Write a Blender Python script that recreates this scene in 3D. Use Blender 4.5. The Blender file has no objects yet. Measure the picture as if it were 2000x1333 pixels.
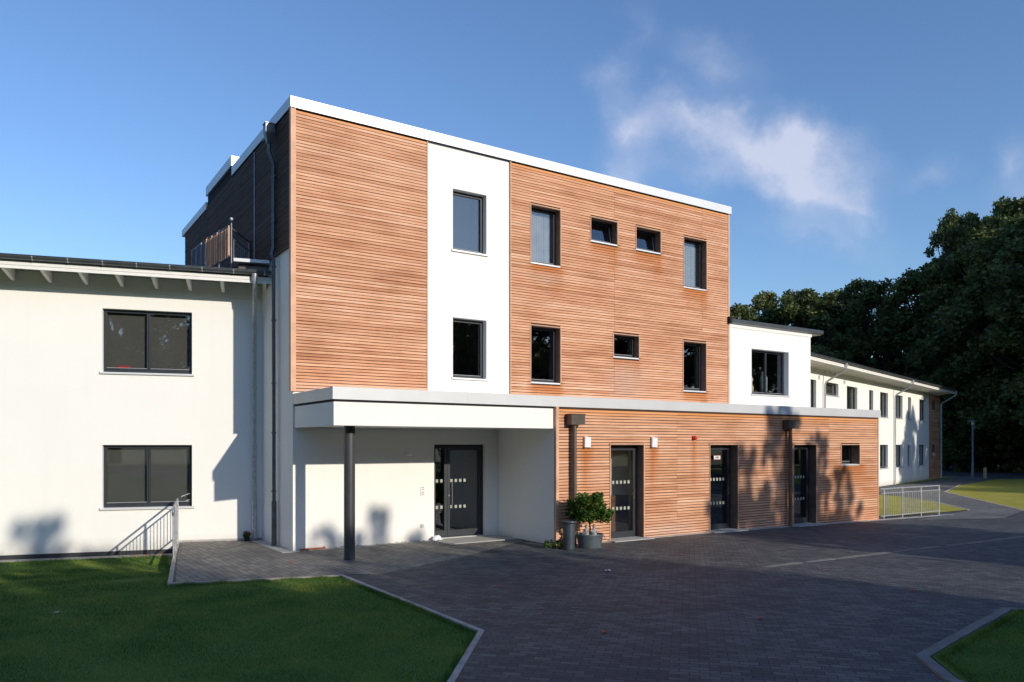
import bpy, bmesh, math, random
import numpy as np
from mathutils import Vector, Matrix
R = math.radians
random.seed(7); np.random.seed(7)
scn = bpy.context.scene
COL = scn.collection

# ------------------------------------------------------------------ camera
cam_d = bpy.data.cameras.new('camera'); cam = bpy.data.objects.new('camera', cam_d); COL.objects.link(cam)
cam.location = (0, 0, 2.25); cam.rotation_euler = (R(90), 0, 0)
cam_d.sensor_width = 36; cam_d.lens = 27.0; cam_d.shift_y = 0.1014
cam_d.clip_start = 0.05; cam_d.clip_end = 3000
scn.camera = cam

# ------------------------------------------------------------------ exposure, sun, sky
vs = scn.view_settings
vs.view_transform = 'Standard'; vs.look = 'None'; vs.exposure = 0.42; vs.gamma = 1; vs.use_curve_mapping = False
SUN_EL = 18.4; SUN_AZ = math.degrees(math.atan2(0.7123, -0.7018))      # from +Y towards +X
world = bpy.data.worlds.new("World"); scn.world = world; world.use_nodes = True
nt = world.node_tree; nt.nodes.clear()
out = nt.nodes.new('ShaderNodeOutputWorld'); bg = nt.nodes.new('ShaderNodeBackground')
sky = nt.nodes.new('ShaderNodeTexSky'); sky.sky_type = 'NISHITA'; sky.sun_disc = False
sky.sun_elevation = R(SUN_EL); sky.sun_rotation = R(SUN_AZ)
sky.air_density = 1.2; sky.dust_density = 0.5; sky.ozone_density = 2.0; sky.altitude = 50
bg.inputs['Strength'].default_value = 0.15
tc = nt.nodes.new('ShaderNodeTexCoord')
def wmath(op, a, b=None, clamp=False):
    n = nt.nodes.new('ShaderNodeMath'); n.operation = op; n.use_clamp = clamp
    for i, v in enumerate((a, b)):
        if v is None: continue
        if isinstance(v, (int, float)): n.inputs[i].default_value = v
        else: nt.links.new(v, n.inputs[i])
    return n.outputs[0]
sep = nt.nodes.new('ShaderNodeSeparateXYZ'); nt.links.new(tc.outputs['Generated'], sep.inputs[0])
yy = wmath('MAXIMUM', sep.outputs[1], 0.05)
cx = wmath('DIVIDE', sep.outputs[0], yy); cz = wmath('DIVIDE', sep.outputs[2], yy)
com = nt.nodes.new('ShaderNodeCombineXYZ'); nt.links.new(cx, com.inputs[0]); nt.links.new(cz, com.inputs[1])
wn = nt.nodes.new('ShaderNodeTexNoise'); wn.inputs['Scale'].default_value = 9; wn.inputs['Detail'].default_value = 9; wn.inputs['Roughness'].default_value = .62
nt.links.new(com.outputs[0], wn.inputs['Vector'])
vm = nt.nodes.new('ShaderNodeVectorMath'); vm.operation = 'SUBTRACT'; nt.links.new(wn.outputs['Color'], vm.inputs[0]); vm.inputs[1].default_value = (.5, .5, .5)
vm2 = nt.nodes.new('ShaderNodeVectorMath'); vm2.operation = 'MULTIPLY_ADD'; nt.links.new(vm.outputs[0], vm2.inputs[0]); vm2.inputs[1].default_value = (.13, .13, 0); nt.links.new(com.outputs[0], vm2.inputs[2])
# banks of thin cloud: (azimuth tangent, elevation tangent, half width, half height, tilt, density)
BANKS = [(.375, .375, .155, .075, -22, .80), (.30, .395, .13, .06, -15, .70), (.385, .335, .10, .07, -35, .70), (.235, .435, .085, .055, -5, .62), (.16, .42, .065, .07, 15, .62), (.155, .355, .055, .045, 0, .50),
         (.245, .36, .09, .05, 0, .25), (.44, .31, .06, .03, -20, .40), (.27, .505, .11, .05, -20, .24), (.13, .485, .05, .05, 30, .26), (.165, .54, .03, .06, 0, .10),
         (.655, .37, .05, .05, 20, .32), (.70, .315, .12, .05, 0, .40), (.545, .345, .05, .03, 10, .18), (.40, .27, .12, .04, -5, .22), (.12, .30, .06, .03, 0, .2)]
acc = None
for (bx_, bz_, hw, hh, rot, dens) in BANKS:
    mp = nt.nodes.new('ShaderNodeMapping'); mp.vector_type = 'TEXTURE'
    mp.inputs['Location'].default_value = (bx_, bz_, 0); mp.inputs['Rotation'].default_value = (0, 0, R(rot)); mp.inputs['Scale'].default_value = (hw * 1.1, hh * 1.12, 1)
    nt.links.new(vm2.outputs[0], mp.inputs['Vector'])
    g = nt.nodes.new('ShaderNodeTexGradient'); g.gradient_type = 'QUADRATIC_SPHERE'; nt.links.new(mp.outputs[0], g.inputs[0])
    v = wmath('MULTIPLY', g.outputs['Fac'], dens * 1.5)
    acc = v if acc is None else wmath('ADD', acc, v)
wn2 = nt.nodes.new('ShaderNodeTexNoise'); wn2.inputs['Scale'].default_value = 13; wn2.inputs['Detail'].default_value = 10; wn2.inputs['Roughness'].default_value = .6
nt.links.new(com.outputs[0], wn2.inputs['Vector'])
nfac = wmath('ADD', wmath('MULTIPLY', wn2.outputs['Fac'], 1.25), .22)
mask = wmath('MULTIPLY', acc, nfac, True)
mask = wmath('MULTIPLY', mask, .72)
infront = wmath('GREATER_THAN', sep.outputs[1], .05)
mask = wmath('MULTIPLY', mask, infront)
mixc = nt.nodes.new('ShaderNodeMix'); mixc.data_type = 'RGBA'
tint = nt.nodes.new('ShaderNodeMix'); tint.data_type = 'RGBA'; tint.blend_type = 'MULTIPLY'; tint.inputs[0].default_value = 1
nt.links.new(sky.outputs[0], tint.inputs[6]); tint.inputs[7].default_value = (.545, .67, .885, 1)
nt.links.new(mask, mixc.inputs[0]); nt.links.new(tint.outputs[2], mixc.inputs[6]); mixc.inputs[7].default_value = (3.75, 3.85, 4.55, 1)
nt.links.new(mixc.outputs[2], bg.inputs['Color']); nt.links.new(bg.outputs[0], out.inputs[0])

sun_d = bpy.data.lights.new('sun', 'SUN'); sun_d.energy = 2.88; sun_d.angle = R(0.55); sun_d.color = (1.0, .91, .77)
sun = bpy.data.objects.new('sun', sun_d); COL.objects.link(sun)
LD = Vector((-.7123 * math.cos(R(SUN_EL)), .7018 * math.cos(R(SUN_EL)), -math.sin(R(SUN_EL))))
sun.rotation_euler = LD.to_track_quat('-Z', 'Y').to_euler(); sun.location = (30, -30, 30)

# ------------------------------------------------------------------ materials
def nmat(name):
    m = bpy.data.materials.new(name); m.use_nodes = True
    t = m.node_tree; b = t.nodes['Principled BSDF']; return m, t, b
def N(t, kind, **kw):
    n = t.nodes.new(kind)
    for k, v in kw.items():
        if k in n.inputs: n.inputs[k].default_value = v
        else: setattr(n, k, v)
    return n
def ramp(t, stops, fac=None):
    r = t.nodes.new('ShaderNodeValToRGB'); e = r.color_ramp.elements
    while len(e) < len(stops): e.new(.5)
    for i, (p, c) in enumerate(stops): e[i].position = p; e[i].color = (c[0], c[1], c[2], 1)
    if fac is not None: t.links.new(fac, r.inputs[0])
    return r
def mixrgb(t, mode, fac, a, b):
    n = t.nodes.new('ShaderNodeMix'); n.data_type = 'RGBA'; n.blend_type = mode
    for i, v in ((0, fac), (6, a), (7, b)):
        if isinstance(v, (int, float)): n.inputs[i].default_value = v
        elif isinstance(v, tuple): n.inputs[i].default_value = (*v, 1) if len(v) == 3 else v
        else: t.links.new(v, n.inputs[i])
    return n.outputs[2]
def coords(t, which='Object', scale=(1, 1, 1), rot=(0, 0, 0)):
    c = t.nodes.new('ShaderNodeTexCoord'); m = t.nodes.new('ShaderNodeMapping')
    m.inputs['Scale'].default_value = scale; m.inputs['Rotation'].default_value = rot
    t.links.new(c.outputs[which], m.inputs[0]); return m.outputs[0]
def bump(t, b, h, strength=.2, dist=.01):
    n = N(t, 'ShaderNodeBump', Strength=strength, Distance=dist); t.links.new(h, n.inputs['Height']); t.links.new(n.outputs[0], b.inputs['Normal'])
def simple(name, col, rough=.6, metal=0, var=.12, scale=6, bumps=0, bscale=80):
    m, t, b = nmat(name)
    n = N(t, 'ShaderNodeTexNoise', Scale=scale, Detail=5); t.links.new(coords(t), n.inputs['Vector'])
    lo = tuple(c * (1 - var) for c in col); hi = tuple(min(1, c * (1 + var)) for c in col)
    r = ramp(t, [(.3, lo), (.7, hi)], n.outputs['Fac']); t.links.new(r.outputs[0], b.inputs['Base Color'])
    b.inputs['Roughness'].default_value = rough; b.inputs['Metallic'].default_value = metal
    if bumps:
        n2 = N(t, 'ShaderNodeTexNoise', Scale=bscale, Detail=3); t.links.new(coords(t), n2.inputs['Vector']); bump(t, b, n2.outputs['Fac'], bumps, .004)
    return m
M = {}
def plaster():
    m, t, b = nmat('white_render')
    n = N(t, 'ShaderNodeTexNoise', Scale=.5, Detail=6, Roughness=.6); t.links.new(coords(t), n.inputs['Vector'])
    r = ramp(t, [(.25, (.82, .81, .775)), (.75, (.86, .85, .815))], n.outputs['Fac'])
    s = N(t, 'ShaderNodeTexNoise', Scale=1.0, Detail=4); t.links.new(coords(t, scale=(5, 5, .35)), s.inputs['Vector'])
    r2 = ramp(t, [(.55, (1, 1, 1)), (.85, (.975, .975, .97))], s.outputs['Fac'])
    t.links.new(mixrgb(t, 'MULTIPLY', 1.0, r.outputs[0], r2.outputs[0]), b.inputs['Base Color'])
    cc = t.nodes.new('ShaderNodeTexCoord'); sp = t.nodes.new('ShaderNodeSeparateXYZ'); t.links.new(cc.outputs['Object'], sp.inputs[0])
    dn = N(t, 'ShaderNodeTexNoise', Scale=3.5, Detail=6); t.links.new(cc.outputs['Object'], dn.inputs['Vector'])
    dz = N(t, 'ShaderNodeMath', operation='MULTIPLY_ADD'); t.links.new(sp.outputs[2], dz.inputs[0]); dz.inputs[1].default_value = -3.2; dz.inputs[2].default_value = .62
    dd = N(t, 'ShaderNodeMath', operation='MULTIPLY'); dd.use_clamp = True; t.links.new(dz.outputs[0], dd.inputs[0]); t.links.new(dn.outputs['Fac'], dd.inputs[1])
    t.links.new(mixrgb(t, 'MIX', dd.outputs[0], b.inputs['Base Color'].links[0].from_socket, (.44, .41, .36)), b.inputs['Base Color'])
    b.inputs['Roughness'].default_value = .9
    n2 = N(t, 'ShaderNodeTexNoise', Scale=160, Detail=2); t.links.new(coords(t), n2.inputs['Vector'])
    n3 = N(t, 'ShaderNodeTexNoise', Scale=2.2, Detail=2); t.links.new(coords(t), n3.inputs['Vector'])
    ad = N(t, 'ShaderNodeMath', operation='ADD'); t.links.new(n2.outputs['Fac'], ad.inputs[0]); t.links.new(n3.outputs['Fac'], ad.inputs[1])
    bump(t, b, ad.outputs[0], .25, .006)
    return m
M['plaster'] = plaster()
def wood(name, tone=1.0, grey=.0):
    m, t, b = nmat(name)
    geo = t.nodes.new('ShaderNodeNewGeometry')
    r = ramp(t, [(0, (.57, .29, .175)), (.25, (.70, .38, .235)), (.5, (.76, .45, .30)), (.75, (.67, .37, .24)), (1, (.80, .51, .365))], geo.outputs['Random Per Island'])
    g = N(t, 'ShaderNodeTexNoise', Scale=1.0, Detail=6, Roughness=.6); t.links.new(coords(t, scale=(1.3, 1.3, 70)), g.inputs['Vector'])
    gr = ramp(t, [(.3, (.78, .74, .70)), (.7, (1.1, 1.08, 1.05))], g.outputs['Fac'])
    c = mixrgb(t, 'MULTIPLY', .9, r.outputs[0], gr.outputs[0])
    k = N(t, 'ShaderNodeTexVoronoi', Scale=1.0); t.links.new(coords(t, scale=(3.3, 3.3, 15)), k.inputs['Vector'])
    kr = ramp(t, [(.035, (.42, .28, .2)), (.085, (1, 1, 1))], k.outputs['Distance'])
    c = mixrgb(t, 'MULTIPLY', .85, c, kr.outputs[0])
    big = N(t, 'ShaderNodeTexNoise', Scale=.7, Detail=6, Roughness=.62); t.links.new(coords(t, scale=(1, 1, 2.2)), big.inputs['Vector'])
    br = ramp(t, [(.34, (.86, .79, .74)), (.5, (1.01, .98, .95)), (.66, (1.08, 1.11, 1.14))], big.outputs['Fac'])
    rowv = N(t, 'ShaderNodeTexNoise', Scale=1.0, Detail=2); t.links.new(coords(t, scale=(.9, .9, 15)), rowv.inputs['Vector'])
    rr_ = ramp(t, [(.35, (.87, .80, .74)), (.6, (1.05, 1.06, 1.06))], rowv.outputs['Fac'])
    c = mixrgb(t, 'MULTIPLY', .9, c, rr_.outputs[0])
    c = mixrgb(t, 'MULTIPLY', 1.0, c, br.outputs[0])
    at = t.nodes.new('ShaderNodeAttribute'); at.attribute_name = 'stain'
    sn = N(t, 'ShaderNodeTexNoise', Scale=9, Detail=4); t.links.new(coords(t, scale=(1.4, 1.4, .7)), sn.inputs['Vector'])
    sm = N(t, 'ShaderNodeMath', operation='MULTIPLY'); t.links.new(at.outputs['Fac'], sm.inputs[0])
    sa = N(t, 'ShaderNodeMath', operation='MULTIPLY_ADD'); t.links.new(sn.outputs['Fac'], sa.inputs[0]); sa.inputs[1].default_value = 2.6; sa.inputs[2].default_value = -.05; sa.use_clamp = True
    t.links.new(sa.outputs[0], sm.inputs[1])
    c = mixrgb(t, 'MIX', sm.outputs[0], c, (.50, .155, .03))
    at2 = t.nodes.new('ShaderNodeAttribute'); at2.attribute_name = 'fresh'
    c = mixrgb(t, 'MIX', at2.outputs['Fac'], c, (.74, .30, .085))
    at3 = t.nodes.new('ShaderNodeAttribute'); at3.attribute_name = 'pale'
    c = mixrgb(t, 'MIX', at3.outputs['Fac'], c, (.60, .44, .36))
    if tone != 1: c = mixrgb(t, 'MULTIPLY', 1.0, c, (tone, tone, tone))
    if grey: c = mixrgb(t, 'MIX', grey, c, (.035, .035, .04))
    t.links.new(c, b.inputs['Base Color']); b.inputs['Roughness'].default_value = .75; b.inputs['Specular IOR Level'].default_value = .25
    bump(t, b, g.outputs['Fac'], .35, .004)
    return m
M['larch'] = wood('larch_boards'); M['larch_shaded'] = wood('larch_boards_shaded', .22, .3)  # second copy darkened and greyed: shade of the west side put into the colour
M['reveal'] = simple('dark_stained_reveal', (.17, .105, .075), .55, var=.2)
M['trim'] = simple('larch_trim', (.66, .38, .24), .7, var=.15, scale=3)
M['black'] = simple('black_membrane', (.012, .012, .012), .9)
M['batten'] = simple('dark_brown_backing', (.06, .028, .014), .9)
M['anthracite'] = simple('anthracite_powder_coat', (.026, .031, .040), .38, var=.08)
M['door_shaded'] = simple('shaded_door_frame', (.010, .012, .016), .5, var=.05)  # darker copy of anthracite: canopy shade put into the entrance frame colour
M['gasket'] = simple('window_gasket_grey', (.30, .31, .33), .45, var=.05)
M['alu'] = simple('folded_aluminium', (.70, .71, .72), .42, metal=.25, var=.04, scale=1.2)
M['alu_dull'] = simple('dull_aluminium', (.56, .57, .58), .5, metal=.15, var=.05, scale=1.2)
M['zinc'] = simple('zinc', (.13, .145, .16), .40, metal=.7, var=.18, scale=4)
M['zincbr'] = simple('zinc_weathered', (.13, .108, .09), .36, metal=.5, var=.2, scale=4)
M['galv'] = simple('galvanised_steel', (.50, .52, .55), .42, metal=.6, var=.2, scale=14)
M['steel'] = simple('brushed_steel', (.62, .60, .56), .25, metal=1, var=.05)
M['whitewood'] = simple('white_painted_timber', (.80, .79, .76), .6, var=.04)
M['soffit'] = simple('grey_soffit', (.52, .50, .46), .8, var=.06)
M['concrete'] = simple('pale_concrete', (.40, .385, .36), .9, var=.16, scale=5, bumps=.3)
M['kerb'] = simple('kerb_concrete', (.42, .365, .32), .9, var=.22, scale=4, bumps=.3)
M['kerbgrey'] = simple('kerb_concrete_grey', (.17, .168, .165), .9, var=.2, scale=4, bumps=.3)
M['drain'] = simple('drain_concrete', (.17, .165, .155), .9, var=.2, scale=5, bumps=.3)
M['plinth'] = simple('bitumen_plinth', (.025, .028, .033), .6, var=.2)
M['column'] = simple('dark_column_paint', (.050, .052, .058), .42, var=.12, scale=3)
M['interior'] = simple('dim_interior', (.016, .015, .014), .95)
M['blind'] = simple('grey_screen', (.105, .102, .098), .95, var=.05, scale=2)
M['curtain'] = simple('pale_curtain', (.30, .30, .30), .95, var=.12, scale=4)
M['beige'] = simple('beige_room', (.62, .57, .43), .95, var=.05)
M['brownpanel'] = simple('brown_panel', (.16, .085, .045), .6, var=.1)
M['red'] = simple('red_plastic', (.65, .03, .02), .4, var=.05)
M['whiteplastic'] = simple('white_plastic', (.80, .79, .78), .4, var=.02)
M['marker'] = simple('etched_marker', (.36, .38, .33), .7, var=.05)
M['terracotta'] = simple('orange_brown_clay', (.42, .10, .035), .75, var=.25, scale=12)
M['tubmetal'] = simple('galvanised_tub', (.17, .21, .24), .5, metal=.5, var=.2, scale=5)
M['binmetal'] = simple('dark_bin_metal', (.075, .095, .115), .45, metal=.5, var=.2, scale=5)
M['stone'] = simple('grey_stone', (.33, .32, .31), .9, var=.25, scale=25, bumps=.4)
M['soil'] = simple('potting_soil', (.05, .035, .025), 1)
M['bark'] = simple('bark', (.065, .05, .038), .95, var=.4, scale=8, bumps=.6, bscale=12)
M['cloth'] = simple('white_cloth', (.72, .74, .78), .9, var=.06)
M['paper'] = simple('pale_leaf', (.55, .52, .46), .8)
M['lightwood'] = simple('pale_post_wood', (.42, .32, .20), .8, var=.2)
M['lamppole'] = simple('lamp_post_grey', (.22, .23, .26), .5, metal=.4)
M['inkred'] = simple('sign_red', (.55, .04, .03), .5); M['ink'] = simple('sign_ink', (.08, .08, .09), .5)
M['petal'] = simple('red_petal', (.45, .03, .02), .6, var=.3)
def glass():
    m, t, b = nmat('window_glass'); t.nodes.remove(b)
    o = t.nodes['Material Output']
    tr = t.nodes.new('ShaderNodeBsdfTransparent'); tr.inputs[0].default_value = (.93, .94, .93, 1)
    gl = t.nodes.new('ShaderNodeBsdfGlossy'); gl.inputs['Roughness'].default_value = .015; gl.inputs[0].default_value = (.92, .96, 1, 1)
    lw_ = N(t, 'ShaderNodeLayerWeight', Blend=.5)
    fr = N(t, 'ShaderNodeMath', operation='POWER'); t.links.new(lw_.outputs['Facing'], fr.inputs[0]); fr.inputs[1].default_value = 4.5
    n = N(t, 'ShaderNodeTexNoise', Scale=.9, Detail=1); t.links.new(coords(t), n.inputs['Vector'])
    bp = N(t, 'ShaderNodeBump', Strength=.03, Distance=.02); t.links.new(n.outputs['Fac'], bp.inputs['Height']); t.links.new(bp.outputs[0], gl.inputs['Normal'])
    ma = N(t, 'ShaderNodeMath', operation='MULTIPLY_ADD'); t.links.new(fr.outputs[0], ma.inputs[0]); ma.inputs[1].default_value = .9; ma.inputs[2].default_value = .11; ma.use_clamp = True
    mx = t.nodes.new('ShaderNodeMixShader'); t.links.new(ma.outputs[0], mx.inputs[0]); t.links.new(tr.outputs[0], mx.inputs[1]); t.links.new(gl.outputs[0], mx.inputs[2])
    t.links.new(mx.outputs[0], o.inputs[0]); return m
M['glass'] = glass()
def paving(name, rot, lo, hi, mortar, bw=.20, bh=.10):
    m, t, b = nmat(name)
    v = coords(t, 'Object', rot=(0, 0, R(rot)))
    br = t.nodes.new('ShaderNodeTexBrick'); t.links.new(v, br.inputs['Vector'])
    br.inputs['Scale'].default_value = 1; br.inputs['Brick Width'].default_value = bw; br.inputs['Row Height'].default_value = bh
    br.inputs['Mortar Size'].default_value = .006; br.inputs['Mortar Smooth'].default_value = .4
    br.inputs['Color1'].default_value = (*lo, 1); br.inputs['Color2'].default_value = (*hi, 1); br.inputs['Mortar'].default_value = (*mortar, 1); br.inputs['Bias'].default_value = -.1
    n = N(t, 'ShaderNodeTexNoise', Scale=.45, Detail=7, Roughness=.6); t.links.new(coords(t), n.inputs['Vector'])
    r = ramp(t, [(.3, (.72, .73, .76)), (.7, (1.28, 1.26, 1.2))], n.outputs['Fac'])
    c = mixrgb(t, 'MULTIPLY', 1.0, br.outputs['Color'], r.outputs[0])
    n4 = N(t, 'ShaderNodeTexNoise', Scale=2.3, Detail=6, Roughness=.7); t.links.new(coords(t), n4.inputs['Vector'])
    r4 = ramp(t, [(.35, (.82, .82, .83)), (.55, (1, 1, 1)), (.72, (1.35, 1.33, 1.28))], n4.outputs['Fac'])
    c = mixrgb(t, 'MULTIPLY', 1.0, c, r4.outputs[0])
    n2 = N(t, 'ShaderNodeTexNoise', Scale=140, Detail=2); t.links.new(coords(t), n2.inputs['Vector'])
    r2 = ramp(t, [(.35, (.8, .8, .8)), (.65, (1.18, 1.18, 1.18))], n2.outputs['Fac'])
    c = mixrgb(t, 'MULTIPLY', 1.0, c, r2.outputs[0])
    t.links.new(c, b.inputs['Base Color']); b.inputs['Roughness'].default_value = .72; b.inputs['Specular IOR Level'].default_value = .4
    inv = N(t, 'ShaderNodeMath', operation='MULTIPLY_ADD'); t.links.new(br.outputs['Fac'], inv.inputs[0]); inv.inputs[1].default_value = -1; inv.inputs[2].default_value = 1
    # each paver sits at its own slight level
    sx = t.nodes.new('ShaderNodeSeparateColor'); t.links.new(br.outputs['Color'], sx.inputs[0])
    lv = N(t, 'ShaderNodeMath', operation='MULTIPLY_ADD'); t.links.new(sx.outputs[0], lv.inputs[0]); lv.inputs[1].default_value = 4; t.links.new(inv.outputs[0], lv.inputs[2])
    bump(t, b, lv.outputs[0], .8, .006)
    return m
M['paving'] = paving('dark_block_paving', 13, (.050, .056, .065), (.122, .126, .128), (.017, .018, .019))
M['patio'] = paving('patio_paving', 55, (.15, .14, .13), (.25, .23, .205), (.038, .036, .034), .24, .12)
M['path'] = paving('path_paving', -20, (.15, .147, .145), (.19, .185, .18), (.08, .08, .08))
def grassm(name, a, b_, c_):
    m, t, b = nmat(name)
    n = N(t, 'ShaderNodeTexNoise', Scale=.8, Detail=7, Roughness=.65); t.links.new(coords(t), n.inputs['Vector'])
    r = ramp(t, [(.3, a), (.52, b_), (.75, c_)], n.outputs['Fac'])
    n2 = N(t, 'ShaderNodeTexNoise', Scale=60, Detail=3); t.links.new(coords(t), n2.inputs['Vector'])
    r2 = ramp(t, [(.3, (.6, .6, .6)), (.7, (1.3, 1.3, 1.3))], n2.outputs['Fac'])
    t.links.new(mixrgb(t, 'MULTIPLY', 1.0, r.outputs[0], r2.outputs[0]), b.inputs['Base Color'])
    b.inputs['Roughness'].default_value = .9; b.inputs['Specular IOR Level'].default_value = .15
    bump(t, b, n2.outputs['Fac'], .7, .02)
    return m
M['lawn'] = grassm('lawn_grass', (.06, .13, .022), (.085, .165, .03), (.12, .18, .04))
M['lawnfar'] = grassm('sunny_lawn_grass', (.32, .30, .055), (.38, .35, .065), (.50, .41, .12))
M['ground'] = grassm('rough_ground', (.16, .17, .08), (.22, .22, .11), (.28, .26, .15))
def blade_mat():
    m, t, b = nmat('grass_blades')
    geo = t.nodes.new('ShaderNodeNewGeometry')
    r = ramp(t, [(0, (.06, .135, .02)), (.5, (.10, .20, .03)), (.85, (.145, .23, .045)), (1, (.30, .26, .09))], geo.outputs['Random Per Island'])
    n = N(t, 'ShaderNodeTexNoise', Scale=1.1, Detail=5); t.links.new(coords(t), n.inputs['Vector'])
    r2 = ramp(t, [(.36, (.58, .70, .66)), (.5, (1, 1, 1)), (.64, (1.8, 1.35, 1.25))], n.outputs['Fac'])
    t.links.new(mixrgb(t, 'MULTIPLY', 1.0, r.outputs[0], r2.outputs[0]), b.inputs['Base Color'])
    b.inputs['Roughness'].default_value = .6; b.inputs['Specular IOR Level'].default_value = .2
    return m
M['blades'] = blade_mat()
def leafm(name, cols, trans=.25):
    m, t, b = nmat(name)
    geo = t.nodes.new('ShaderNodeNewGeometry')
    k = len(cols); r = ramp(t, [(i / (k - 1), c) for i, c in enumerate(cols)], geo.outputs['Random Per Island'])
    n = N(t, 'ShaderNodeTexNoise', Scale=.35, Detail=3); t.links.new(coords(t), n.inputs['Vector'])
    r2 = ramp(t, [(.3, (.65, .7, .65)), (.7, (1.35, 1.3, 1.1))], n.outputs['Fac'])
    c = mixrgb(t, 'MULTIPLY', 1.0, r.outputs[0], r2.outputs[0])
    t.links.new(c, b.inputs['Base Color']); b.inputs['Roughness'].default_value = .6; b.inputs['Specular IOR Level'].default_value = .2
    tl = t.nodes.new('ShaderNodeBsdfTranslucent'); t.links.new(c, tl.inputs[0])
    mx = t.nodes.new('ShaderNodeMixShader'); mx.inputs[0].default_value = trans
    t.links.new(b.outputs[0], mx.inputs[1]); t.links.new(tl.outputs[0], mx.inputs[2]); t.links.new(mx.outputs[0], t.nodes['Material Output'].inputs[0])
    return m
M['leaf'] = leafm('dark_tree_leaves', [(.06, .085, .035), (.09, .13, .045), (.15, .165, .06), (.09, .125, .065)])
M['leaf2'] = leafm('dull_green_leaves', [(.085, .12, .04), (.12, .16, .05), (.17, .18, .065), (.18, .13, .06)])
M['leafbush'] = leafm('glossy_bush_leaves', [(.035, .08, .015), (.06, .13, .02), (.10, .17, .03), (.05, .10, .02)], .3)

# ------------------------------------------------------------------ mesh helpers
class MB:
    def __init__(s): s.v = []; s.f = []; s.m = []; s.smooth = []
    def add(s, vs_, fs, mi=0, sm=False):
        o = len(s.v); s.v += [tuple(map(float, p)) for p in vs_]
        for f in fs: s.f.append(tuple(i + o for i in f)); s.m.append(mi); s.smooth.append(sm)
        return s
    def box(s, x0, x1, y0, y1, z0, z1, mi=0):
        return s.add([(x0, y0, z0), (x1, y0, z0), (x1, y1, z0), (x0, y1, z0), (x0, y0, z1), (x1, y0, z1), (x1, y1, z1), (x0, y1, z1)],
                     [(0, 3, 2, 1), (4, 5, 6, 7), (0, 1, 5, 4), (1, 2, 6, 5), (2, 3, 7, 6), (3, 0, 4, 7)], mi)
    def prism(s, poly, axis, a0, a1, mi=0):
        # poly: list of 2D points; extruded along axis 'x' (points are y,z), 'y' (x,z) or 'z' (x,y)
        def P(p, a): return (a, p[0], p[1]) if axis == 'x' else ((p[0], a, p[1]) if axis == 'y' else (p[0], p[1], a))
        n = len(poly); vs_ = [P(p, a0) for p in poly] + [P(p, a1) for p in poly]
        fs = [tuple(range(n - 1, -1, -1)), tuple(range(n, 2 * n))] + [(i, (i + 1) % n, n + (i + 1) % n, n + i) for i in range(n)]
        return s.add(vs_, fs, mi)
    def tube(s, pts, r, n=10, mi=0, cap=True):
        pts = [Vector(p) for p in pts]; rs = r if isinstance(r, (list, tuple)) else [r] * len(pts)
        vs_ = []; up = Vector((0, 0, 1)); prev = None
        for i, p in enumerate(pts):
            d = (pts[min(i + 1, len(pts) - 1)] - pts[max(i - 1, 0)]).normalized()
            if prev is None: a = d.cross(up if abs(d.z) < .95 else Vector((1, 0, 0))).normalized()
            else: a = (prev - d * prev.dot(d)).normalized()
            prev = a; b = d.cross(a)
            for k in range(n):
                t = 2 * math.pi * k / n; vs_.append(p + (a * math.cos(t) + b * math.sin(t)) * rs[i])
        fs = []
        for i in range(len(pts) - 1):
            for k in range(n): fs.append((i * n + k, i * n + (k + 1) % n, (i + 1) * n + (k + 1) % n, (i + 1) * n + k))
        s.add(vs_, fs, mi, True)
        if cap:
            s.add(vs_[:n], [tuple(range(n - 1, -1, -1))], mi); s.add(vs_[-n:], [tuple(range(n))], mi)
        return s
    def lathe(s, prof, c=(0, 0, 0), n=24, mi=0, sx=1, sy=1):
        vs_ = []
        for (r, z) in prof:
            for k in range(n):
                t = 2 * math.pi * k / n; vs_.append((c[0] + r * sx * math.cos(t), c[1] + r * sy * math.sin(t), c[2] + z))
        fs = [(i * n + k, i * n + (k + 1) % n, (i + 1) * n + (k + 1) % n, (i + 1) * n + k) for i in range(len(prof) - 1) for k in range(n)]
        return s.add(vs_, fs, mi, True)
    def build(s, name, mat, parent=None, loc=None, rz=0, bevel=0):
        me = bpy.data.meshes.new(name); me.from_pydata(s.v, [], s.f)
        mats = mat if isinstance(mat, (list, tuple)) else [mat]
        for k in mats: me.materials.append(M[k] if isinstance(k, str) else k)
        me.polygons.foreach_set('material_index', s.m); me.polygons.foreach_set('use_smooth', s.smooth); me.update()
        o = bpy.data.objects.new(name, me); COL.objects.link(o)
        if parent: o.parent = parent
        if loc is not None: o.location = loc
        o.rotation_euler[2] = rz
        if bevel:
            md = o.modifiers.new('bevel', 'BEVEL'); md.width = bevel; md.segments = 2; md.limit_method = 'ANGLE'
        return o
def tag(o, label, cat, group=None):
    o['label'] = label; o['category'] = cat
    if group: o['group'] = group
    return o
def thing(name, label, cat, loc=(0, 0, 0), rz=0, group=None):
    o = bpy.data.objects.new(name, None); COL.objects.link(o); o.location = loc; o.rotation_euler = (0, 0, rz); o.empty_display_size = .2
    return tag(o, label, cat, group)
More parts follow.
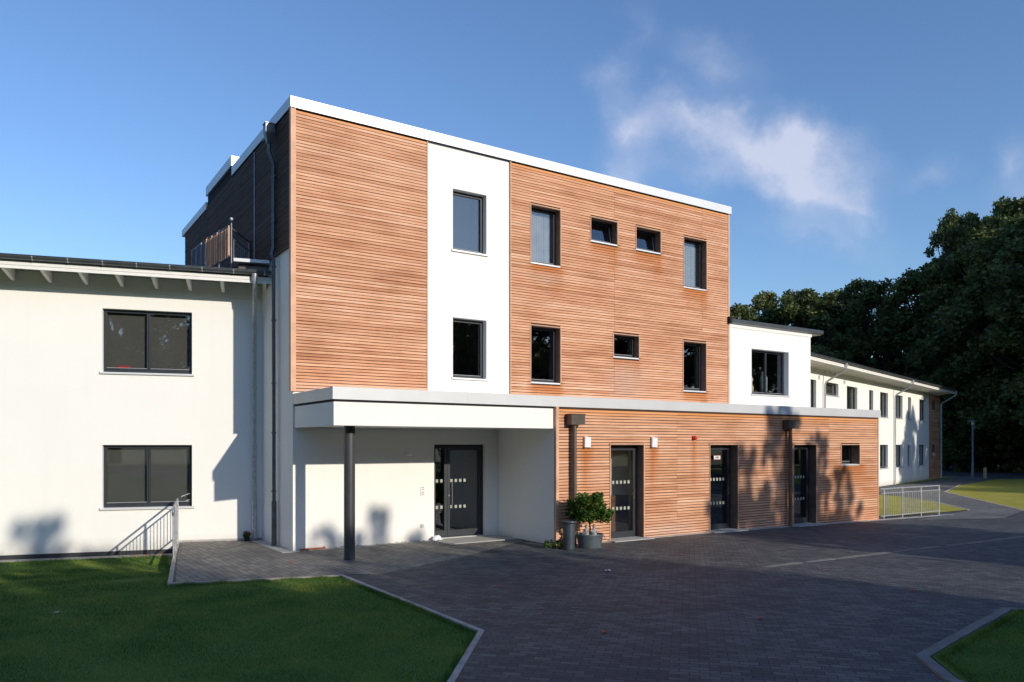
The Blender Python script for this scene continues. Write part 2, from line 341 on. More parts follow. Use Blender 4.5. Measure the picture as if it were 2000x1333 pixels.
def wall(mb, u0, u1, z0, z1, y0, y1, holes=(), mi=0):
    """slab in the x-z plane between depths y0 and y1 with rectangular openings"""
    us = sorted({u0, u1, *[min(max(h[i], u0), u1) for h in holes for i in (0, 1)]}); zs = sorted({z0, z1, *[min(max(h[i], z0), z1) for h in holes for i in (2, 3)]})
    def solid(i, j):
        if i < 0 or j < 0 or i >= len(us) - 1 or j >= len(zs) - 1: return False
        a = (us[i] + us[i + 1]) / 2; b = (zs[j] + zs[j + 1]) / 2
        return not any(h[0] < a < h[1] and h[2] < b < h[3] for h in holes)
    for i in range(len(us) - 1):
        for j in range(len(zs) - 1):
            if not solid(i, j): continue
            a, b, c, d = us[i], us[i + 1], zs[j], zs[j + 1]
            mb.add([(a, y0, c), (b, y0, c), (b, y0, d), (a, y0, d)], [(0, 1, 2, 3)], mi)
            mb.add([(a, y1, c), (b, y1, c), (b, y1, d), (a, y1, d)], [(3, 2, 1, 0)], mi)
            if not solid(i - 1, j): mb.add([(a, y0, c), (a, y1, c), (a, y1, d), (a, y0, d)], [(3, 2, 1, 0)], mi)
            if not solid(i + 1, j): mb.add([(b, y0, c), (b, y1, c), (b, y1, d), (b, y0, d)], [(0, 1, 2, 3)], mi)
            if not solid(i, j - 1): mb.add([(a, y0, c), (b, y0, c), (b, y1, c), (a, y1, c)], [(3, 2, 1, 0)], mi)
            if not solid(i, j + 1): mb.add([(a, y0, d), (b, y0, d), (b, y1, d), (a, y1, d)], [(0, 1, 2, 3)], mi)
PITCH = .0685
def cladding(name, parent, u0, u1, z0, z1, holes=(), stains=(), fresh=0.0, pale=(), yf=-.048, side=False, mat='larch', topfn=None):
    """horizontal larch boards on a black membrane; side=True turns it onto the x = const side wall"""
    V = []; F = []; ST = []; FR = []; PA = []; MI = []
    rng = random.Random(name + str(u0) + str(z0))
    def P(u, y, z): return (y, u, z) if side else (u, y, z)
    z = z0 + .004; row = 0
    while z + .05 < z1:
        zt = z + .0538
        spans = [(u0, u1)]
        if topfn:
            spans = [(a, b) for (a, b, tz) in topfn if zt < tz]
        for h in holes:
            if h[2] < zt and h[3] > z:
                ns = []
                for (a, b) in spans:
                    if h[1] <= a or h[0] >= b: ns.append((a, b)); continue
                    if h[0] > a: ns.append((a, h[0]))
                    if h[1] < b: ns.append((h[1], b))
                spans = ns
        for (a, b) in spans:
            if b - a < .02: continue
            cuts = [a] + [x for x in (4.05, 8.93, 12.4, 15.2) if a + .3 < x < b - .3] + [b]
            for c0, c1 in zip(cuts, cuts[1:]):
                c1e = c1 - (.004 if c1 < b - .01 else 0)
                n = max(1, int((c1e - c0) / .14)); j = rng.uniform(-.0025, .0025); dz = rng.uniform(-.0015, .0015)
                o = len(V)
                for k in range(n + 1):
                    u = c0 + (c1e - c0) * k / n
                    for (yy_, zz_) in ((yf + j + .004, z + dz), (yf + j, zt + dz), (-.022, zt - .004 + dz), (-.022, z + dz)):
                        V.append(P(u, yy_, zz_))
                        st = 0
                        for (su, hw, sz, ln, am) in stains:
                            if sz - ln < zz_ < sz + .03 and abs(u - su) < hw:
                                e = max(0, 1 - (sz - zz_) / ln)
                                st = max(st, am * e * min(1, (1 - abs(u - su) / hw) * 2.5))
                        ST.append(st)
                        FR.append(max(0, min(1, 1.15 - (z1 - zz_) / fresh)) * .9 if fresh else 0)
                        pa = 0
                        for (pu, hw, pz, hh, am) in pale:
                            q = ((u - pu) / hw) ** 2 + ((zz_ - pz) / hh) ** 2
                            if q < 1: pa = max(pa, am * (1 - q))
                        PA.append(pa)
                for k in range(n):
                    for q in range(4):
                        i0 = o + k * 4 + q; i1 = o + k * 4 + (q + 1) % 4
                        F.append((i0, i0 + 4, i1 + 4, i1)); MI.append(0)
                F.append((o, o + 1, o + 2, o + 3)); MI.append(0); e = o + n * 4; F.append((e + 3, e + 2, e + 1, e)); MI.append(0)
        z += PITCH; row += 1
    # membrane
    mb = MB(); 
    if topfn:
        for (a, b, tz) in topfn: wall(mb, a, b, z0, tz - .01, -.016, -.004, holes)
    else: wall(mb, u0 + .005, u1 - .005, z0, z1, -.016, -.004, holes)
    # short stretches of board differ a little along their length: handled in the material
    o = len(V); V += [P(*v) for v in mb.v]; F += [tuple(i + o for i in f) for f in mb.f]; MI += [1] * len(mb.f)
    ST += [0] * len(mb.v); FR += [0] * len(mb.v); PA += [0] * len(mb.v)
    me = bpy.data.meshes.new(name); me.from_pydata(V, [], F); me.materials.append(M[mat]); me.materials.append(M['batten' if mat == 'larch' else 'black'])
    me.polygons.foreach_set('material_index', MI)
    for nm, arr in (('stain', ST), ('fresh', FR), ('pale', PA)):
        a = me.attributes.new(nm, 'FLOAT', 'POINT'); a.data.foreach_set('value', arr)
    bm = bmesh.new(); bm.from_mesh(me); bmesh.ops.recalc_face_normals(bm, faces=bm.faces); bm.to_mesh(me); bm.free()
    ob = bpy.data.objects.new(name, me); COL.objects.link(ob); ob.parent = parent
    return ob
def window(parent, u0, u1, z0, z1, rec=.18, wallt=.32, sashes=1, fw=.036, sill=True, surround=None, backing='interior', bdist=.9, tilt=0, side_sill=.03, yoff=0, bottom=0, sillmat='alu', label=None):
    """frame recessed rec behind the face; children: sash, pane, sill, surround, room_interior"""
    y = rec + yoff; f = MB()
    f.box(u0, u0 + fw, y, y + .08, z0, z1); f.box(u1 - fw, u1, y, y + .08, z0, z1)
    f.box(u0 + fw, u1 - fw, y, y + .08, z1 - fw, z1); f.box(u0 + fw, u1 - fw, y, y + .08, z0, z0 + fw + bottom)
    w = f.build('window', 'anthracite', parent)
    if label: w['label'] = label
    iu0, iu1, iz0, iz1 = u0 + fw, u1 - fw, z0 + fw + bottom, z1 - fw
    n = sashes; sw = (iu1 - iu0) / n
    for k in range(n):
        a, b = iu0 + k * sw, iu0 + (k + 1) * sw; sf = .038; s_ = MB(); yy0 = y - .012
        if n > 1 and k > 0: pass
        g = .003
        s_.box(a + g, a + sf, yy0, y + .06, iz0 + g, iz1 - g); s_.box(b - sf, b - g, yy0, y + .06, iz0 + g, iz1 - g)
        s_.box(a + sf, b - sf, yy0, y + .06, iz1 - sf, iz1 - g); s_.box(a + sf, b - sf, yy0, y + .06, iz0 + g, iz0 + sf)
        s_.box(a + sf, b - sf, yy0 + .008, yy0 + .02, iz0 + sf, iz0 + sf + .012, 1)
        so = s_.build('sash', ['anthracite', 'gasket'], w)
        p = MB(); p.box(a + sf - .004, b - sf + .004, y + .020, y + .028, iz0 + sf - .004, iz1 - sf + .004)
        po = p.build('pane', 'glass', w)
        if tilt:
            piv = Vector((0, y + .03, iz0 + .02)); Mx = Matrix.Translation(piv) @ Matrix.Rotation(-tilt, 4, 'X') @ Matrix.Translation(-piv)
            for ob in (so, po): ob.data.transform(Mx)
    if sill:
        s_ = MB(); s_.prism([(-.045 + yoff, z0 - .045), (-.04 + yoff, z0 - .045), (-.04 + yoff, z0 - .012), (y + .01, z0 - .001), (y + .01, z0 + .004), (-.045 + yoff, z0 - .006)], 'x', u0 - side_sill, u1 + side_sill)
        s_.box(u0 - side_sill - .004, u0 - side_sill, -.045 + yoff, 0 + yoff, z0 - .047, z0 + .012); s_.box(u1 + side_sill, u1 + side_sill + .004, -.045 + yoff, 0 + yoff, z0 - .047, z0 + .012)
        s_.build('sill', sillmat, w)
    if surround:
        s_ = MB(); t = .022; yb = y + .001
        for (a, b, c, d) in ((u0 - t, u0 - .001, z0, z1 + t), (u1 + .001, u1 + t, z0, z1 + t)): s_.box(a, b, -.062, -.050, c, d)
        s_.box(u0 - .001, u1 + .001, -.062, -.050, z1 + .001, z1 + t)
        s_.build('surround', 'trim', w)
        l = MB(); yb = y - .001; l.box(u0 + .0005, u0 + .012, -.0495, yb, z0, z1); l.box(u1 - .012, u1 - .0005, -.0495, yb, z0, z1); l.box(u0 + .0125, u1 - .0125, -.0495, yb, z1 - .012, z1 - .0005)
        l.build('lining', 'reveal', w)
    rm = MB(); a0, a1, b0, b1, c0, c1 = u0 - .25, u1 + .25, wallt + .02, wallt + bdist, z0 - .4, z1 + .15
    rm.add([(a0, b0, c0), (a1, b0, c0), (a1, b1, c0), (a0, b1, c0), (a0, b0, c1), (a1, b0, c1), (a1, b1, c1), (a0, b1, c1)], [(0, 1, 2, 3), (7, 6, 5, 4), (5, 6, 2, 1), (6, 7, 3, 2), (7, 4, 0, 3)])
    rm.build('room_interior', 'interior' if backing not in ('beige',) else 'beige', w)
    if backing in ('blind', 'curtain'):
        c = MB(); yb = y + .11
        if backing == 'blind': c.box(u0 + .03, u1 - .03, yb, yb + .004, z0 + .02, z1 - .02)
        else:
            k = 40; pts = [(u0 + (u1 - u0) * i / k, yb + .04 + .02 * math.sin(i * 1.9) + .01 * math.sin(i * .8)) for i in range(k + 1)]
            vs_ = [(px, py, z0 + .02) for px, py in pts] + [(px, py, z1 - .05) for px, py in pts]
            c.add(vs_, [(i, i + 1, k + 2 + i, k + 1 + i) for i in range(k)], 0, True)
        c.build('blind' if backing == 'blind' else 'curtain', backing, w)
    return w
def sq_row(mb, u0, step, n, y, z, s=.055):
    for i in range(n):
        a = u0 + i * step; mb.box(a, a + s * .86, y, y + .002, z, z + s)

# ------------------------------------------------------------------ frames of the five building bodies
AM, AL, AR_ = R(33.538), R(17.879), R(49.481)
UM = Vector((math.cos(AM), math.sin(AM), 0)); IM = Vector((-math.sin(AM), math.cos(AM), 0))
C0 = Vector((-4.641, 16.265, 0)); P0 = C0 - IM * 2.357
LC = Vector((-5.943, 18.230, 0)); R0 = Vector((13.887, 35.730, 0))

# ================================================================== GROUND
def hz(x, y): return -.15 * min(1, max(0, (x - 5) / 10.5))
def hlawn(x, y):
    t = min(1, max(0, (y - 11.8) / 4.4)) * min(1, max(0, (-x - 4.0) / 2.6)); return -.034 - .216 * t * t * (3 - 2 * t)
def sheet(name, poly, mat, zf, dz=0, step=1.0, parent=None):
    bm = bmesh.new(); vs_ = [bm.verts.new((p[0], p[1], 0)) for p in poly]; bm.faces.new(vs_)
    xs = [p[0] for p in poly]; ys = [p[1] for p in poly]
    if step:
        x = math.floor(max(min(xs), -16)); 
        while x < min(max(xs), 20): bmesh.ops.bisect_plane(bm, geom=bm.verts[:] + bm.edges[:] + bm.faces[:], plane_co=(x, 0, 0), plane_no=(1, 0, 0)); x += step
        y = math.floor(max(min(ys), 5))
        while y < min(max(ys), 20): bmesh.ops.bisect_plane(bm, geom=bm.verts[:] + bm.edges[:] + bm.faces[:], plane_co=(0, y, 0), plane_no=(0, 1, 0)); y += step
    for v in bm.verts: v.co.z = zf(v.co.x, v.co.y) + dz
    bmesh.ops.triangulate(bm, faces=[f for f in bm.faces if len(f.verts) > 4])
    bmesh.ops.recalc_face_normals(bm, faces=bm.faces)
    if sum(f.normal.z for f in bm.faces) < 0: bmesh.ops.reverse_faces(bm, faces=bm.faces)
    me = bpy.data.meshes.new(name); bm.to_mesh(me); bm.free(); me.materials.append(M[mat])
    o = bpy.data.objects.new(name, me); COL.objects.link(o); o['kind'] = 'structure'; return o
sheet('ground', [(-900, -900), (900, -900), (900, 900), (-900, 900)], 'ground', lambda x, y: -.42, step=0)
KA, KB, KC, KD = (-5.56, 12.48), (-2.94, 13.26), (-.37, 9.28), (-.58, 7.28)
PW = (-7.70, 17.72)
sheet('paved_yard', [PW, (-7.0, 15.95), KA, KB, KC, KD, (-.95, 3.5), (-1.5, -60), (70, -60), (70, 120), (-2, 60), (-7, 19.5)], 'paving', hz)
def lerp2(a, b, t): return (a[0] + (b[0] - a[0]) * t, a[1] + (b[1] - a[1]) * t)
c0 = (C0.x, C0.y); 
sheet('patio', [(-7.62, 17.70), (-6.9, 15.85), (-5.50, 12.57), (-2.96, 13.32), (-2.3, 13.3), (-1.1, 15.2), (1.3, 20), (-5, 19.5)], 'patio', hz, .004)
sheet('lawn', [(-7.70, 17.6), (-7.0, 15.95), KA, KB, KC, KD, (-.95, 3.5), (-1.5, -60), (-70, -60), (-70, -2.6), (-30, 10.35)], 'lawn', hlawn, 0)
sheet('lawn', [(6.86, 10.47), (4.42, 8.10), (4.25, 7.28), (5.3, 3.5), (5.6, -60), (60, -60), (60, -2), (12, 9.2)], 'lawn', hz, .02)
# path and far lawns: positions on the -0.15 m level
def gp(px, py, z=-.15): d = 1500 * (2.25 - z) / (py - 869.5); return ((px - 1000) / 1500 * d, d)
F1 = [(12.06, 25.26), (13.3, 26.05), (15.6, 27.45), (16.62, 28.35), (15.9, 30.2), (17.55, 32.6), (17.35, 34.6), (17.0, 36.6), (15.6, 37.0), (12.4, 31.6)]
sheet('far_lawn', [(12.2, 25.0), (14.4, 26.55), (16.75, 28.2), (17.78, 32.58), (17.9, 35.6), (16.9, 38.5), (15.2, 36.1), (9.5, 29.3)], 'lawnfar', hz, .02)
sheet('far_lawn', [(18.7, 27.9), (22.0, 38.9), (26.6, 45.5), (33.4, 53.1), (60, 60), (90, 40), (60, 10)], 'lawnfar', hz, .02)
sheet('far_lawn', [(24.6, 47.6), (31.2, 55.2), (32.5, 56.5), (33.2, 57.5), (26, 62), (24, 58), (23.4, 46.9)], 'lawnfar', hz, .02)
sheet('path', [(12.6, 24.0), (16.0, 25.0), (18.62, 27.95), (21.95, 38.95), (26.55, 45.55), (33.35, 53.15), (34.5, 57.5), (33.0, 58.2), (28.0, 51.2), (19.0, 40.4), (17.95, 35.6), (17.85, 32.6), (16.8, 28.15)], 'path', hz, .010)
def kerb(name, pts, w, mat, zf, top, bot=.3):
    mb = MB()
    for a, b in zip(pts, pts[1:]):
        a = Vector((*a, 0)); b = Vector((*b, 0)); d = (b - a); L = d.length; d.normalize(); nrm = Vector((-d.y, d.x, 0)) * w / 2
        n = max(1, round(L)); 
        for k in range(n):
            p = a + d * (L * k / n + (.004 if k else -w * .25)); q = a + d * (L * (k + 1) / n - (0 if k < n - 1 else -w * .25)); zt = zf((p.x + q.x) / 2, 0) + top + random.uniform(-.002, .002)
            vs_ = [p - nrm, q - nrm, q + nrm, p + nrm]
            mb.add([(v.x, v.y, zt - bot) for v in vs_] + [(v.x, v.y, zt) for v in vs_], [(0, 3, 2, 1), (4, 5, 6, 7), (0, 1, 5, 4), (1, 2, 6, 5), (2, 3, 7, 6), (3, 0, 4, 7)])
    o = mb.build(name, mat); o['kind'] = 'structure'; return o
kerb('kerb', [PW, (-7.0, 15.95), KA, KB, KC, KD, (-.95, 3.5)], .072, 'kerb', hz, .008)
kerb('kerb', [(7.4, 10.44), (6.80, 10.55), (4.33, 8.10), (4.17, 7.28), (5.2, 3.5)], .12, 'kerbgrey', hz, .03)
kerb('kerb', [(16.75, 28.2), (17.78, 32.58)], .10, 'kerb', hz, .03)
kerb('kerb', [(18.62, 27.95), (21.95, 38.95), (26.55, 45.55)], .10, 'kerb', hz, .03)
# concrete strip under the west wing wall and drainage channel across the yard
def frame_pt(o, a, x, y): return (o.x + math.cos(a) * x - math.sin(a) * y, o.y + math.sin(a) * x + math.cos(a) * y)
st_ = kerb('concrete_strip', [frame_pt(LC, AL, -14, -.16), frame_pt(LC, AL, -1.98, -.16)], .34, 'kerb', lambda x, y: -.25, .012)
kerb('drain_channel', [frame_pt(P0, AM, 6.6, -4.55), frame_pt(P0, AM, 30, -4.55)], .14, 'drain', lambda x, y: hz(x, y), .004, .1)
kerb('concrete_strip', [frame_pt(P0, AM, 5.3, -.11), frame_pt(P0, AM, 22, -.11)], .20, 'concrete', lambda x, y: hz(x, y), .006, .2)
kerb('concrete_strip', [frame_pt(C0, AM, -.25, -.1), frame_pt(C0, AM, 3.3, -.06)], .14, 'concrete', lambda x, y: 0, .009, .1)
kerb('concrete_strip', [frame_pt(C0, AM, -.15, -.15), frame_pt(C0, AM, -.15, 2.1)], .28, 'concrete', lambda x, y: 0, .013, .1)
mb = MB(); mb.prism([frame_pt(C0, AM, 3.25, -.02), frame_pt(C0, AM, 3.25, -.95), frame_pt(C0, AM, 5.08, -.95), frame_pt(C0, AM, 5.08, -.02)][::-1], 'z', -.1, .022)
mb.build('door_slab', 'concrete')['kind'] = 'structure'
for i, (a, b) in enumerate(((6.65, 7.9), (10.0, 11.3), (13.45, 14.7))):
    mb = MB(); mb.prism([frame_pt(P0, AM, a, .2), frame_pt(P0, AM, a, -.32), frame_pt(P0, AM, b, -.32), frame_pt(P0, AM, b, .2)][::-1], 'z', -.3, hz(*frame_pt(P0, AM, a, -.2)) + .02)
    mb.build('door_slab', 'concrete')['kind'] = 'structure'

# ================================================================== MAIN BUILDING
main = thing('three_storey_building', 'tall flat-roofed building clad in orange larch boards with a white rendered stripe of windows', 'building', C0, AM)
WM = [(3.868, 4.812, 6.935, 8.395), (3.868, 4.812, 3.870, 5.31), (6.115, 7.055, 6.935, 8.395), (8.085, 9.025, 7.78, 8.395), (9.725, 10.67, 7.78, 8.395), (11.61, 12.575, 6.935, 8.395),
      (6.115, 7.055, 3.87, 5.31), (8.89, 9.83, 4.70, 5.31), (11.59, 12.56, 3.87, 5.31)]
DOOR = (3.365, 4.782, .03, 2.256)
mb = MB(); wall(mb, 0, 13.52, -.2, 9.36, 0, .32, WM + [DOOR])
mb.box(0, .3, .3205, 11.3, -.2, 9.36); mb.box(13.22, 13.52, .3205, 11.3, -.2, 9.36); mb.box(.3005, 13.2195, 11, 11.3, -.2, 9.36)
mb.build('wall', 'plaster', main)
mb = MB(); mb.box(.31, 13.2, .33, 10.99, 9.2, 9.3); mb.build('roof', 'alu_dull', main)
mb = MB()
mb.box(-.055, 13.67, -.075, -.060, 9.375, 9.61); mb.box(-.055, 13.67, -.060, .35, 9.55, 9.606); mb.box(13.655, 13.668, -.059, 11.2, 9.38, 9.545)
mb.box(-.075, -.0555, -.075, 4.93, 9.375, 9.612); mb.box(-.0553, .35, .351, 4.9, 9.55, 9.604)
mb.build('parapet_cap', 'alu', main, bevel=.004)
mb = MB(); mb.box(-.05, 13.65, -.0585, -.001, 9.362, 9.50); mb.box(-.0495, -.001, .0, 4.92, 9.362, 9.50); mb.build('parapet_base', 'black', main)
mb = MB()
# raised middle part and lower far part of the parapet
mb.box(-.075, .9, 4.97, 8.02, 9.66, 9.93); mb.box(-.075, .6, 8.03, 11.7, 9.28, 9.50)
mb.build('upper_parapet', 'alu', main, bevel=.004)
for k in range(1, 6): MB().box(k * 2.3, k * 2.3 + .006, -.078, -.0755, 9.378, 9.608).build('cap_joint', 'alu_dull', main)
mb = MB(); mb.box(.02, 8, 4.99, 8.0, 9.36, 9.66); mb.build('roof_upstand', 'black', main)
HM = [(h[0] - .002, h[1] + .002, h[2] - .03, h[3] + .002) for h in WM]
st_main = []
for (a, b, c, d) in WM[2:]:
    st_main += [((a + b) / 2, (b - a) * .66, c - .03, .48 if d - c > 1 else .5, 1.0), (b - .12, .2, c - .03, .95, .85), (a + .2, .13, c - .03, .7, .7)]
cladding('front_cladding', main, .0, 3.150, 3.385, 9.36, (), [(1.2, 2.0, 3.9, .5, .15)], fresh=.10, pale=[(1.2, 1.5, 3.42, .12, .8)])
cladding('front_cladding', main, 5.506, 13.53, 3.385, 9.36, HM, st_main, fresh=.12, pale=[(9.4, .9, 4.0, .8, .45), (6.6, .8, 6.55, .22, .35), (3, .1, .1, .1, 0)])
so = cladding('side_cladding', main, -.045, 11.32, 6.47, 9.36, (), (), yf=-.048, side=True, mat='larch_shaded', topfn=[(-.02, 4.97, 9.36), (4.975, 8.02, 9.66), (8.025, 11.32, 9.28)])
mb = MB(); mb.box(-.066, .045, -.066, -.050, 3.385, 9.36); mb.box(-.066, -.050, -.0495, .05, 3.385, 9.36)
mb.build('corner_trim', 'trim', main)
for q in ((3.1505, 3.165, -.062, -.001), (5.485, 5.505, -.062, -.001), (13.531, 13.60, -.062, -.03)): MB().box(*q, 3.36, 9.36).build('edge_trim', 'trim', main)
window(main, *WM[0], rec=.17, label='upper window in the white stripe reflecting blue sky'); window(main, *WM[1], rec=.17)
for i, (a, b, c, d) in enumerate(WM[2:]):
    small = d - c < 1
    window(main, a, b, c, d, rec=.16, surround=True, backing='curtain' if (c > 6 and not small) else 'interior', tilt=R(9) if (small and c > 6) else 0, side_sill=.0, yoff=0)
# entrance door: fixed side light and one wide leaf
def door_leaf(parent, u0, u1, z0, z1, y, hinge='r', sidelight=None, handle='bar', rows=4, sq0=None, back='interior', wood_reveal=False, sign=False, step=.122, lab=None):
    f = MB(); fw = .06
    f.box(u0, u0 + fw, y, y + .09, z0, z1); f.box(u1 - fw, u1, y, y + .09, z0, z1); f.box(u0 + fw, u1 - fw, y, y + .09, z1 - fw, z1)
    f.box(u0 + fw, u1 - fw, y + .02, y + .09, z0, z0 + .02)
    d = f.build('door', 'door_shaded' if sidelight is not None else 'anthracite', parent)
    if lab: d['label'] = lab
    a, b = u0 + fw, u1 - fw; s_ = MB(); g = MB(); yy0 = y - .012
    parts = [(a, b)] if sidelight is None else [(a, a + sidelight), (a + sidelight + .05, b)]
    if sidelight is not None: f2 = MB(); f2.box(a + sidelight, a + sidelight + .05, y - .005, y + .09, z0 + .021, z1 - fw - .001); f2.build('mullion', 'anthracite', d)
    for i, (p, q) in enumerate(parts):
        st = .075 if i == len(parts) - 1 else .03; zb = z0 + .022; zt = z1 - fw - .003; kick = .15
        s_.box(p + .003, p + st, yy0, y + .06, zb, zt); s_.box(q - st, q - .003, yy0, y + .06, zb, zt)
        s_.box(p + st, q - st, yy0, y + .06, zt - st, zt); s_.box(p + st, q - st, yy0, y + .06, zb, zb + kick)
        g.box(p + st - .004, q - st + .004, y + .018, y + .026, zb + kick - .004, zt - st + .004)
    s_.build('leaf_frame', 'anthracite', d); g.build('pane', 'glass', d)
    for i, (p, q) in enumerate(parts):
        st = .075 if i == len(parts) - 1 else .03; n = int((q - p - 2 * st + .03) / step)
        if sidelight is not None and i: n = min(n, 4)
        for zz_ in (.69, 1.32):
            for k in range(n):
                mk = MB(); a_ = p + st + .02 + k * step; mk.box(a_, a_ + .064, y + .013, y + .015, z0 + zz_, z0 + zz_ + .075); mk.build('glass_marker', 'marker', d)
    h = MB()
    if handle == 'bar':
        hx = parts[-1][0] + .10; h.tube([(hx, y - .075, z0 + .70), (hx, y - .075, z0 + 1.33)], .014, 10)
        for zz_ in (.82, 1.21): h.tube([(hx, y - .075, z0 + zz_), (hx - .02, y - .01, z0 + zz_)], .009, 8)
        h.box(hx - .07, hx - .03, y - .02, y - .012, z0 + .98, z0 + 1.03)
    else:
        hx = b - .045; h.box(hx - .018, hx + .018, y - .018, y - .0125, z0 + .93, z0 + 1.15)
        h.tube([(hx, y - .017, z0 + 1.06), (hx, y - .06, z0 + 1.06), (hx - .015, y - .065, z0 + 1.06), (hx - .12, y - .062, z0 + 1.06)], .010, 8)
        h.tube([(hx, y - .017, z0 + .97), (hx, y - .03, z0 + .97)], .012, 8)
    h.build('handle', 'steel', d)
    rm = MB(); a0, a1, b0, b1, c0_, c1_ = u0 - .3, u1 + (.25 if back == 'beige' else .4), y + .2, y + (.62 if back == 'beige' else 1.7), z0 - .02, z1 + .1
    rm.add([(a0, b0, c0_), (a1, b0, c0_), (a1, b1, c0_), (a0, b1, c0_), (a0, b0, c1_), (a1, b0, c1_), (a1, b1, c1_), (a0, b1, c1_)], [(0, 1, 2, 3), (7, 6, 5, 4), (5, 6, 2, 1), (6, 7, 3, 2), (7, 4, 0, 3)])
    rm.build('room_interior', back, d)
    if wood_reveal:
        l = MB(); y_ = y - .001; l.box(u0 + .0005, u0 + .012, -.0495, y_, z0 - .1, z1); l.box(u1 - .012, u1 - .0005, -.0495, y_, z0 - .1, z1); l.box(u0 + .0125, u1 - .0125, -.0495, y_, z1 - .012, z1 - .0005)
        l.build('lining', 'reveal', d)
        s2 = MB(); t = .022; s2.box(u0 - t, u0 - .001, -.062, -.050, z0 - .1, z1 + .001); s2.box(u1 + .001, u1 + t, -.062, -.050, z0 - .1, z1 + .001); s2.box(u0 - t - .02, u1 + t + .02, -.075, -.050, z1 + .002, z1 + .03)
        s2.build('surround', 'trim', d)
    return d
door_leaf(main, *DOOR, y=.12, sidelight=.30, handle='bar')
# rainwater pipe on the west side: hopper, offset and pipe
mb = MB(); X = -.20; Y = 1.05
mb.add([(X - .10, Y - .10, 9.34), (X + .10, Y - .10, 9.34), (X + .10, Y + .10, 9.34), (X - .10, Y + .10, 9.34), (X - .10, Y - .10, 9.16), (X + .10, Y - .10, 9.16), (X + .10, Y + .10, 9.16), (X - .10, Y + .10, 9.16), (X - .05, Y - .05, 8.93), (X + .05, Y - .05, 8.93), (X + .05, Y + .05, 8.93), (X - .05, Y + .05, 8.93)],
       [(3, 2, 1, 0), (0, 1, 5, 4), (1, 2, 6, 5), (2, 3, 7, 6), (3, 0, 4, 7), (4, 5, 9, 8), (5, 6, 10, 9), (6, 7, 11, 10), (7, 4, 8, 11), (8, 9, 10, 11)])
mb.box(X - .112, X + .112, Y - .112, Y + .112, 9.341, 9.365)
mb.tube([(X, Y + .14, 9.14), (X, Y + .42, 9.12)], .028, 8)
mb.build('rain_hopper', 'zinc', main)
mb = MB(); mb.tube([(X, Y, 8.94), (X, Y, 8.75), (X + .10, Y, 8.5), (X + .10, Y, 6.62), (X + .06, Y, 6.50), (X + .10, Y, 6.36), (X + .11, Y, .02)], .040, 14)
for z in (8.2, 7.2, 6.2, 5.0, 3.6, 2.5, 1.2, .9): mb.tube([(X + .105, Y, z), (X + .105, Y, z + .035)], .055, 14)
mb.tube([(X + .11, Y, 1.0), (X + .11, Y, .02)], .056, 14)
mb.build('downpipe', 'zinc', main)
for k in (3.0, ): 
    mb = MB(); mb.tube([(-.065, 2.75, 9.3), (-.065, 2.75, 6.5)], .010, 6); mb.build('lightning_rod_cable', 'galv', main)
# roof terrace railing on the west side above the wing
TA, TB, TC = (-.73, 2.2), (-.914, 3.83), (-.99, 5.2)
def tline(a, b, t): return (a[0] + (b[0] - a[0]) * t, a[1] + (b[1] - a[1]) * t)
mb = MB()
for (a, b, n) in ((TA, TB, 2), (TB, TC, 2)):
    for i in range(n + 1):
        if i == 0 and a is TB: continue
        p = tline(a, b, i / n); mb.tube([(*p, 6.2), (*p, 7.36)], .018, 8)
    mb.tube([(*a, 7.33), (*b, 7.33)], .016, 8); mb.tube([(*a, 6.60), (*b, 6.60)], .014, 8)
mb.build('terrace_railing', 'lamppole', main)
mb = MB(); q_ = (-.07, 3.2); mb.tube([(*TA, 7.24), (*q_, 7.24)], .020, 8); mb.tube([(*TA, 7.02), (*q_, 7.02)], .014, 8); mb.tube([(*q_, 6.2), (*q_, 7.26)], .026, 8)
for i in range(1, 8): p = tline(TA, q_, i / 8); mb.tube([(*p, 6.5), (*p, 7.02)], .009, 6)
mb.build('terrace_railing', 'lamppole', main)
for k in range(22):
    p = tline(TA, TB, (k + .5) / 13) if k < 13 else tline(TB, TC, (k - 12.5) / 9)
    MB().box(p[0] - (.05 if k % 3 == 0 else .02), p[0] + .02, p[1] - .014, p[1] + .014, 6.62, 7.31).build('railing_slat', 'trim' if k < 13 else 'lamppole', main)  # near slats warm, far ones grey: sunlight and shade put into the colour
MB().lathe([(0.001, -.045), (.03, -.035), (.045, 0), (.03, .035), (.001, .045)], (*TA, 7.45), 12).build('post_ball', 'galv', main)

# ================================================================== SINGLE-STOREY EXTENSION WITH CANOPY
ext = thing('entrance_extension', 'low larch-clad extension with three glass doors and a white canopy on a dark column', 'building', P0, AM)
DX = [(6.735, 7.79, -.005, 2.255), (10.11, 11.175, -.02, 2.255), (13.54, 14.575, -.04, 2.255)]
WX = (15.80, 16.735, 1.665, 2.252)
# slab of the roof with its light metal fascia
mb = MB()
mb.box(0, 17.96, 0, .015, 3.105, 3.34); mb.box(0.001, 17.955, .0155, 2.34, 3.31, 3.335); mb.box(0, .015, .0155, 2.34, 3.105, 3.3095); mb.box(17.945, 17.96, .0155, 5, 3.105, 3.3095)
for k in (2.9, 5.9, 8.9, 11.9, 14.9): mb.box(k, k + .006, -.003, -.0005, 3.11, 3.338)
mb.build('fascia', 'alu_dull', ext, bevel=.004)
mb = MB(); mb.box(13.6, 17.95, 2.345, 6, 3.2, 3.33); mb.build('roof', 'alu_dull', ext)
mb = MB(); mb.box(.03, 5.14, .03, .25, 2.615, 3.06); mb.box(.03, .25, .2505, 2.33, 2.615, 3.06); mb.box(.2505, 5.14, .2505, 2.33, 2.63, 3.05)
mb.box(.035, 5.18, .035, 2.32, 3.0605, 3.30, 1); mb.box(5.26, 17.66, .035, 2.32, 3.10, 3.30, 1)
